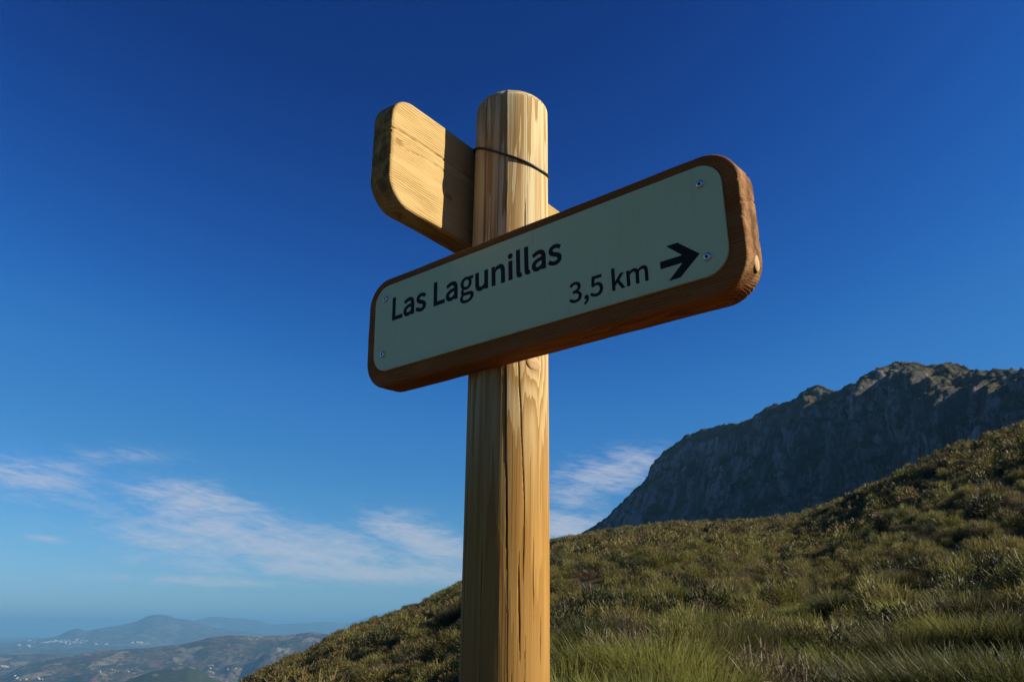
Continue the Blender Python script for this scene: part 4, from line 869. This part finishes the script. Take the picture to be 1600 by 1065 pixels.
def proto_meshes():
    P = {}
    for i in range(3):
        g = np.random.default_rng(100 + i)
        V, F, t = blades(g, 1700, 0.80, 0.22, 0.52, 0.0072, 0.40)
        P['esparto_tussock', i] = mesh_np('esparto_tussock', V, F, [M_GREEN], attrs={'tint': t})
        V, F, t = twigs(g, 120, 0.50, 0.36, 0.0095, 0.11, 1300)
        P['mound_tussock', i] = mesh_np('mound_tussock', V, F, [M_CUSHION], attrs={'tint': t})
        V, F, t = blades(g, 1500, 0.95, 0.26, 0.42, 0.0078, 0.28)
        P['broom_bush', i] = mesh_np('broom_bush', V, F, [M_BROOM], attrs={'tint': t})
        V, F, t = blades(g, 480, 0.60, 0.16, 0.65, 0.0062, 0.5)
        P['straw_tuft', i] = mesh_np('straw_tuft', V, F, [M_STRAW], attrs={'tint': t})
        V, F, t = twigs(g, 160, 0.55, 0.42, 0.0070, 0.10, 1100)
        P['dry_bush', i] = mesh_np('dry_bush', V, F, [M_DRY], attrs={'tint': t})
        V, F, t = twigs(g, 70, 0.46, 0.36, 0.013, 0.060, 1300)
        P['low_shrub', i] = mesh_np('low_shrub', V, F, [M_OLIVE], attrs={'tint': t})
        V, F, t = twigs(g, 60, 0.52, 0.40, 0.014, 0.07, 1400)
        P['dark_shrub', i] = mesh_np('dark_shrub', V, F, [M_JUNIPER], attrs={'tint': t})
        V, F, t = twigs(g, 80, 0.36, 0.36, 0.011, 0.070, 1000)
        P['grey_shrub', i] = mesh_np('grey_shrub', V, F, [M_GREY], attrs={'tint': t})
    return P
M_JUNIPER = plant_mat('juniper dark green', (0.030, 0.036, 0.014), (0.110, 0.115, 0.035), (0.090, 0.085, 0.030), 0.15)
PROTO = proto_meshes()
LIGHT = {}
for i in range(3):
    g = np.random.default_rng(300 + i)
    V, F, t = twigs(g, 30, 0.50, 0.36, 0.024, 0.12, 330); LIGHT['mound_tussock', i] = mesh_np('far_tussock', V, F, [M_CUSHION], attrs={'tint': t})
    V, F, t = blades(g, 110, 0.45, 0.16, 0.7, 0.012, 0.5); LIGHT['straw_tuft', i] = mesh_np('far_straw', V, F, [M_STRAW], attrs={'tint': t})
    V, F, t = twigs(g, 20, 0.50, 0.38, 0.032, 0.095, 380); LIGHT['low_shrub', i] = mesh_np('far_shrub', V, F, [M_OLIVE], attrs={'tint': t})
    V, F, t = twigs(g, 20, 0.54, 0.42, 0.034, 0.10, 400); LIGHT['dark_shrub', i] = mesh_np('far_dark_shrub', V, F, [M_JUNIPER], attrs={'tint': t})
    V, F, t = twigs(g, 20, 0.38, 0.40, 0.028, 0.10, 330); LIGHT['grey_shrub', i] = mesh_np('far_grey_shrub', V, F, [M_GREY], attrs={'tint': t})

def place(u, r):
    a = math.atan2((u - 800) / FPX, 1.066)
    x, y = r * math.sin(a), r * math.cos(a)
    return x, y, float(hill_z(x, y))
def plant(kind, i, x, y, z, s, sz, label, group=None):
    o = link(kind, PROTO[kind, i], loc=(x, y, z - 0.02), rot=(0, 0, random.uniform(0, 6.28)), label=label, cat={'esparto_tussock': 'grass tussock', 'mound_tussock': 'grass tussock', 'broom_bush': 'bush', 'straw_tuft': 'grass tuft', 'dry_bush': 'bush', 'low_shrub': 'shrub', 'grey_shrub': 'shrub', 'dark_shrub': 'shrub'}[kind], group=group)
    o.scale = (s, s, sz)
    return o
# the plants nearest the camera, each where it grows: (photo column, metres away, kind, width, height factor)
NEAR = [
    (890, 6.6, 'esparto_tussock', 1.15, 1.02, 'pale yellow green grass tussock right beside the post'),
    (955, 7.0, 'esparto_tussock', 1.20, 1.05, 'pale green grass tussock second to the right of the post'),
    (1030, 6.8, 'esparto_tussock', 1.25, 0.98, 'broad pale green tussock third to the right of the post'),
    (1100, 6.4, 'esparto_tussock', 1.05, 0.84, 'pale green tussock left of the dry brown bush at the bottom edge'),
    (925, 5.6, 'esparto_tussock', 1.05, 0.92, 'low grass tussock at the bottom edge close to the post'),
    (1000, 5.5, 'esparto_tussock', 1.10, 0.90, 'low grass tussock at the bottom edge in front of the broad pale one'),
    (1190, 6.6, 'dry_bush', 1.10, 1.15, 'dry brown twiggy bush at the bottom edge between green tussocks'),
    (1262, 7.0, 'dry_bush', 0.95, 1.00, 'smaller dry bush right of the twiggy brown one'),
    (1130, 9.3, 'broom_bush', 1.15, 0.72, 'dark green broom bush behind the pale tussocks'),
    (1205, 9.8, 'broom_bush', 1.05, 0.70, 'green broom bush behind the dry twiggy bush'),
    (1300, 8.6, 'esparto_tussock', 1.10, 0.75, 'green tussock right of centre behind the smaller dry bush'),
    (1375, 6.9, 'broom_bush', 1.05, 0.68, 'dark broom bush left of the big one in the bottom right corner'),
    (1460, 6.6, 'broom_bush', 1.20, 0.74, 'big dark green broom bush filling the bottom right corner'),
    (1545, 6.4, 'broom_bush', 1.20, 0.76, 'dark broom bush just left of the right edge'),
    (1625, 6.4, 'broom_bush', 1.25, 0.78, 'tall dark broom bush cut by the right edge'),
    (1415, 8.8, 'broom_bush', 1.00, 0.62, 'dark broom bush behind the big corner bush'),
    (1510, 9.0, 'esparto_tussock', 1.10, 0.72, 'green tussock behind the corner broom bushes'),
    (1590, 8.8, 'broom_bush', 1.0, 0.62, 'dark bush behind the one cut by the right edge'),
    (1325, 5.9, 'straw_tuft', 0.9, 0.75, 'straw coloured tuft beside the dark corner bushes'),
    (1420, 5.6, 'straw_tuft', 0.9, 0.60, 'straw tuft at the bottom edge in front of the big corner bush'),
    (1085, 10.8, 'esparto_tussock', 1.15, 0.80, 'rounded green tussock behind the dark broom bush'),
    (705, 8.2, 'esparto_tussock', 1.15, 0.90, 'yellow green tussock touching the left side of the post'),
    (655, 9.0, 'esparto_tussock', 1.05, 0.82, 'yellow green tussock second to the left of the post'),
    (600, 9.8, 'straw_tuft', 1.2, 1.10, 'thin straw tuft left of the yellow green tussocks'),
    (455, 13.5, 'low_shrub', 2.2, 2.5, 'dark bush at the lower left below the slope line'),
    (405, 14.0, 'low_shrub', 2.4, 2.75, 'dark round bush standing against the valley at lower left'),
    (360, 14.5, 'low_shrub', 2.0, 2.5, 'leafy dark shrub at the left end of the bushes'),
    (515, 14.0, 'low_shrub', 2.0, 2.0, 'low olive shrub right of the dark bushes at lower left'),
    (560, 12.0, 'esparto_tussock', 1.2, 0.85, 'green tussock at the bottom edge left of the straw tuft'),
    (310, 10.5, 'straw_tuft', 1.5, 1.9, 'tall straw grass at the bottom left before the valley'),
    (255, 10.5, 'straw_tuft', 1.4, 1.8, 'straw grass tips at the bottom edge before the pale field'),
    (205, 10.0, 'straw_tuft', 1.4, 1.75, 'leftmost straw grass tips at the bottom edge'),
]
for j, (u, r, kind, s, sz, lab) in enumerate(NEAR):
    x, y, z = place(u, r)
    plant(kind, j % 3, x, y, z, s, sz, lab)

def ground_at(u, v):
    d = ray(u, v); d = d / math.hypot(d[0], d[1])
    for r in np.geomspace(5, 200, 1500):
        if float(hill_z(d[0] * r, d[1] * r)) >= EYE + d[2] * r: return d[0] * r, d[1] * r, float(hill_z(d[0] * r, d[1] * r)), r
    return None
_jg = np.random.default_rng(8)
JM = []
for i in range(2):
    V, F, t = twigs(_jg, 90, 0.80, 0.62, 0.016, 0.10, 3200); JM.append(mesh_np('juniper_bush', V, F, [M_JUNIPER], attrs={'tint': t}))
for j, (u, v, s, lab) in enumerate((
        (1545, 806, 0.85, 'dark green juniper bush high on the right slope near the edge'), (1512, 782, 0.6, 'small dark juniper just above the one near the right edge'),
        (1336, 782, 0.8, 'dark juniper breaking the slope line below the rocky face'), (1212, 832, 1.0, 'round dark juniper on the saddle below the mountain'),
        (1042, 935, 0.75, 'dark juniper in the middle of the slope right of the post'), (1085, 930, 0.55, 'small dark juniper beside the mid-slope one'),
        (869, 856, 1.3, 'dark bush on the skyline right against the post'), (888, 852, 1.0, 'second dark bush on the skyline beside the post'), (955, 838, 1.3, 'dark bush on the skyline at the foot of the mountain'),
        (532, 994, 1.2, 'dark bush on the skyline of the falling slope at lower left'), (600, 1000, 1.0, 'dark bush on the slope left of the post'), (1440, 905, 0.6, 'dark bush amid the green clumps at right'))):
    q = ground_at(u, v)
    if q is None: q = ground_at(u, v + 10)
    if q is None: continue
    b_ = link('juniper_bush', JM[j % 2], loc=(q[0], q[1], q[2] - 0.04), rot=(0, 0, j * 1.3), label=lab, cat='bush', group='dark junipers on the hillside')
    b_.scale = (s, s, s * 0.85)
BAND = []
_g = np.random.default_rng(77)
for _ in range(400):
    u = _g.uniform(875, 1680); r = _g.uniform(8.4, 15.5)
    x, y, z = place(u, r)
    if all(math.hypot(x - q[0], y - q[1]) > 0.62 for q in BAND) and all(math.hypot(x - p[0], y - p[1]) > 0.6 for p in (place(q[0], q[1]) for q in NEAR)):
        BAND.append((x, y, z, r))
for j, (x, y, z, r) in enumerate(BAND[:95]):
    k = ('broom_bush', 'mound_tussock', 'mound_tussock', 'esparto_tussock', 'dry_bush', 'dark_shrub', 'mound_tussock')[int(_g.integers(0, 7))]
    s = _g.uniform(0.62, 0.95) * (1.25 if k in ('mound_tussock', 'dark_shrub') else 1.0)
    nm = {'broom_bush': 'dark green broom clump', 'esparto_tussock': 'yellow green grass clump', 'dry_bush': 'brown twiggy clump', 'mound_tussock': 'rounded olive green cushion', 'dark_shrub': 'leafy dark cushion'}[k]
    plant(k, j % 3, x, y, z, s, s * (_g.uniform(0.62, 0.85) if k in ('broom_bush', 'esparto_tussock') else _g.uniform(0.85, 1.1)), nm + ' in the band above the bottom tussocks', nm + 's above the bottom tussocks')

def scatter():
    pts = []
    r = 9.0
    g = np.random.default_rng(21)
    while r < 190:
        st = 0.43 + 0.0038 * r
        n = int(1.72 * r / st)
        a = -0.80 + 1.72 * (np.arange(n) + g.uniform(0, 1, n)) / n
        rr = r + g.uniform(-0.5, 0.5, n) * st
        T, R = hill_TR(a)
        ok = rr < R + 7
        pts.append(np.stack([rr[ok] * np.sin(a[ok]), rr[ok] * np.cos(a[ok]), rr[ok], a[ok]], -1))
        r += st
    P = np.vstack(pts)
    # some bare patches
    P = P[vnoise(P[:, 0] / 2.3, P[:, 1] / 2.3, 0, 5) * 0.7 + g.uniform(-0.5, 0.5, len(P)) > -0.62]
    nearxy = np.array([place(q[0], q[1])[:2] for q in NEAR])
    d = np.min(np.hypot(P[:, 0, None] - nearxy[None, :, 0], P[:, 1, None] - nearxy[None, :, 1]), axis=1)
    bx = np.array([q[:2] for q in BAND[:95]])
    d = np.minimum(d, np.min(np.hypot(P[:, 0, None] - bx[None, :, 0], P[:, 1, None] - bx[None, :, 1]), axis=1) + 0.2)
    P = P[(d > 0.55) & ~((P[:, 2] < 9) & (P[:, 3] < 0.03))]
    n = len(P)
    # kind follows the slope: grass near the camera, more grey scrub high on the left
    grass = 0.62 - P[:, 2] / 230 + 0.5 * vnoise(P[:, 0] / 9, P[:, 1] / 9, 0, 15) + 0.35 * np.clip(P[:, 3], -0.4, 0.6)
    q = g.uniform(0, 1, n); kind = np.where(q < grass * 0.75, 0, np.where(q < grass * 0.75 + 0.12, 1, np.where(g.uniform(0, 1, n) < 0.55, 2, 3)))
    kind = np.where(g.uniform(0, 1, n) + 0.12 * vnoise(P[:, 0] / 5, P[:, 1] / 5, 0, 33) < 0.055, 4, kind)
    sc = g.lognormal(-0.12, 0.42, n) * np.where(kind >= 2, 1.15, 1.0)
    return P, kind, np.clip(sc, 0.45, 1.9) * np.interp(P[:, 2], [8, 45, 110], [0.58, 0.62, 0.82]), hill_z(P[:, 0], P[:, 1]), g.uniform(0, 6.28, n)
KINDS = ['mound_tussock', 'straw_tuft', 'low_shrub', 'grey_shrub', 'dark_shrub']
SP, SK, SS, SZ_, SR = scatter()
size = SS / SP[:, 2] * np.where((SP[:, 3] > -0.38) & (SP[:, 3] < 0.60), 1.0, 0.0)
order = np.argsort(-size)
single = order[:200]
LAB = {0: ('green esparto tussock among the scrub on the lower slope', 'esparto tussocks on the lower slope'), 1: ('straw coloured grass tuft among the scrub on the lower slope', 'straw tufts on the lower slope'),
       2: ('low olive green shrub on the lower slope', 'olive shrubs on the lower slope'), 3: ('low grey brown shrub on the lower slope', 'grey shrubs on the lower slope'), 4: ('small dark green shrub among the paler scrub on the lower slope', 'dark shrubs on the lower slope')}
for j in single:
    k = int(SK[j]); o = plant(KINDS[k], int(j) % 3, SP[j, 0], SP[j, 1], SZ_[j], SS[j], SS[j] * (0.8 if k == 0 else 0.95), LAB[k][0], LAB[k][1])

def instances(name, protos, xyz, idx, scale, rot, label, cat):
    """one uncountable cover: the listed meshes set out on points with geometry nodes"""
    cl = bpy.data.collections.new(name + '_kinds')
    for i, me in enumerate(protos):
        cl.objects.link(bpy.data.objects.new('%s_%02d' % (name, i), me))
    me = bpy.data.meshes.new(name); me.vertices.add(len(xyz)); me.vertices.foreach_set('co', np.asarray(xyz, np.float32).ravel())
    at = me.attributes.new('kind', 'INT', 'POINT'); at.data.foreach_set('value', np.asarray(idx, np.int32))
    at = me.attributes.new('size', 'FLOAT', 'POINT'); at.data.foreach_set('value', np.asarray(scale, np.float32))
    at = me.attributes.new('turn', 'FLOAT_VECTOR', 'POINT'); at.data.foreach_set('vector', np.stack([np.zeros(len(rot)), np.zeros(len(rot)), rot], -1).astype(np.float32).ravel())
    me.update()
    o = link(name, me, kind='stuff', label=label, cat=cat)
    ng = bpy.data.node_groups.new(name, 'GeometryNodeTree')
    ng.interface.new_socket('Geometry', in_out='INPUT', socket_type='NodeSocketGeometry'); ng.interface.new_socket('Geometry', in_out='OUTPUT', socket_type='NodeSocketGeometry')
    N = ng.nodes; gi = N.new('NodeGroupInput'); go = N.new('NodeGroupOutput')
    ci = N.new('GeometryNodeCollectionInfo'); ci.inputs['Collection'].default_value = cl; ci.inputs['Separate Children'].default_value = True; ci.inputs['Reset Children'].default_value = True
    ip = N.new('GeometryNodeInstanceOnPoints'); ip.inputs['Pick Instance'].default_value = True
    def attr(nm, ty):
        a = N.new('GeometryNodeInputNamedAttribute'); a.data_type = ty; a.inputs['Name'].default_value = nm
        return a.outputs['Attribute']
    L = ng.links.new
    L(gi.outputs[0], ip.inputs['Points']); L(ci.outputs[0], ip.inputs['Instance']); L(attr('kind', 'INT'), ip.inputs['Instance Index'])
    L(attr('turn', 'FLOAT_VECTOR'), ip.inputs['Rotation']); L(attr('size', 'FLOAT'), ip.inputs['Scale']); L(ip.outputs[0], go.inputs[0])
    md = o.modifiers.new('cover', 'NODES'); md.node_group = ng
    return o
rest = np.setdiff1d(np.arange(len(SP)), single)
protos = []; lut = {}
for k in range(5):
    for i in range(3):
        lut[k, i, 0] = len(protos); protos.append(PROTO[KINDS[k], i])
        lut[k, i, 1] = len(protos); protos.append(LIGHT[KINDS[k], i])
idx = [lut[int(SK[j]), int(j) % 3, int(SP[j, 2] > 34)] for j in rest]
instances('hillside_scrub', protos, np.stack([SP[rest, 0], SP[rest, 1], SZ_[rest] - 0.02], -1), idx, SS[rest] * np.where(SP[rest, 2] > 34, 1.05, 1.0), SR[rest], 'dense cover of small shrubs and tussocks over the upper hillside', 'scrub')

def stone_mesh(seed):
    bm = bmesh.new(); bmesh.ops.create_icosphere(bm, subdivisions=2, radius=0.5)
    g = np.random.default_rng(seed)
    for _ in range(7):
        n = Vector(g.normal(0, 1, 3)).normalized(); dcut = g.uniform(0.25, 0.42)
        for v in bm.verts:
            e = v.co.dot(n) - dcut
            if e > 0: v.co -= n * e
    for v in bm.verts: v.co.z *= 0.6
    me = bpy.data.meshes.new('stone'); bm.to_mesh(me); bm.free(); me.materials.append(M_STONE)
    return me
M_STONE = plain('pale limestone', (0.20, 0.18, 0.155), 0.9, 0.15)
g = np.random.default_rng(5)
a = g.uniform(-0.75, 0.8, 5200); r = 26 + 130 * g.uniform(0, 1, 5200) ** 0.6
T_, R__ = hill_TR(a); ok = r < R__ + 4; a, r = a[ok], r[ok]
sx, sy = r * np.sin(a), r * np.cos(a)
keep = vnoise(sx / 7, sy / 7, 0, 91) + 0.5 * vnoise(sx / 2, sy / 2, 0, 92) > 0.12
sx, sy = sx[keep], sy[keep]
instances('scattered_stones', [stone_mesh(i) for i in range(4)], np.stack([sx, sy, hill_z(sx, sy) + 0.03], -1), g.integers(0, 4, len(sx)), np.clip(g.lognormal(-1.5, 0.45, len(sx)), 0.08, 0.45), g.uniform(0, 6.28, len(sx)), 'pale limestone stones strewn between the shrubs', 'stones')

# ------------------------------------------------------------------ far houses
def house_mesh():
    wall = plain('whitewashed wall', (0.42, 0.40, 0.375), 0.9, 0.1); tile = plain('clay roof', (0.40, 0.20, 0.12), 0.9, 0.1)
    V = [(-5, -4, -6), (5, -4, -6), (5, 4, -6), (-5, 4, -6), (-5, -4, 5), (5, -4, 5), (5, 4, 5), (-5, 4, 5), (-5, 0, 7.2), (5, 0, 7.2)]
    F = [(0, 1, 5, 4), (1, 2, 6, 9, 5), (2, 3, 7, 6), (3, 0, 4, 8, 7), (4, 5, 9, 8), (6, 7, 8, 9), (0, 3, 2, 1)]
    return mesh_np('house', V, F, [wall, tile], False, [0, 0, 0, 0, 1, 1, 0])
HOUSE = house_mesh()
bpy.context.view_layer.update()
_dg = bpy.context.evaluated_depsgraph_get()
_terr = [o for o in SC.objects if o.name in ('mid_hills', 'near_knoll', 'low_hills', 'far_mountain', 'valley_plain', 'far_range')]
def drop(u, v):
    """where the line of sight to a far house meets the land"""
    o = Vector((0, 0, EYE)); d = Vector(ray(u, v)).normalized(); best = None
    for t in _terr:
        hit, loc, nn, ix = t.ray_cast(o, d, distance=60000)
        if hit and (best is None or (loc - o).length < best[0]): best = ((loc - o).length, loc)
    return best
g = np.random.default_rng(17)
def houses(n, fn, size, label, group):
    for i in range(n):
        h = drop(*fn())
        if h is None: continue
        s = size * g.uniform(0.7, 1.3) 
        o = link('house', HOUSE, loc=(h[1].x, h[1].y, h[1].z + 1.0), rot=(0, 0, g.uniform(0, 3.14)), label=label, cat='house', group=group)
        o.scale = (s * g.uniform(0.9, 1.6), s, s * g.uniform(0.8, 1.1))
houses(60, lambda: (float(np.clip(g.normal(98, 24), 45, 150)), float(1002 + 1.6 * g.normal())), 2.1, 'tiny white house in the far town at the foot of the blue mountain', 'houses of the far town')
houses(14, lambda: (float(g.uniform(27, 62)), float(1008 + 1.2 * g.normal())), 1.9, 'tiny white house in the far hamlet left of the town', 'houses of the far hamlet')
houses(10, lambda: (float(g.uniform(148, 168)), float(1006 + 0.8 * g.normal())), 1.9, 'tiny white house in the far row right of the town', 'houses right of the far town')
houses(9, lambda: (float(g.uniform(205, 222)), float(1003.5 + 0.6 * g.normal())), 2.2, 'tiny white house on the plain below the blue mountain', 'houses below the blue mountain')
houses(10, lambda: (float(g.uniform(0, 14)), float(1041 + 1.0 * g.normal())), 1.3, 'small white house at the left edge beyond the low hills', 'houses at the left edge')
houses(12, lambda: (float(g.uniform(150, 222)), float(1048 + 4.0 * g.normal())), 0.62, 'small white farmhouse on the near foot of the brown hills', 'farmhouses below the brown hills')
houses(8, lambda: (float(g.uniform(22, 70)), float(1059 + 2.0 * g.normal())), 1.0, 'small white farmhouse at the lower left below the dark hill', 'farmhouses at lower left')
houses(7, lambda: (float(g.uniform(320, 400)), float(1044 + 2.5 * g.normal())), 0.9, 'small white farmhouse on the right foot of the brown hills', 'farmhouses right of the knoll')
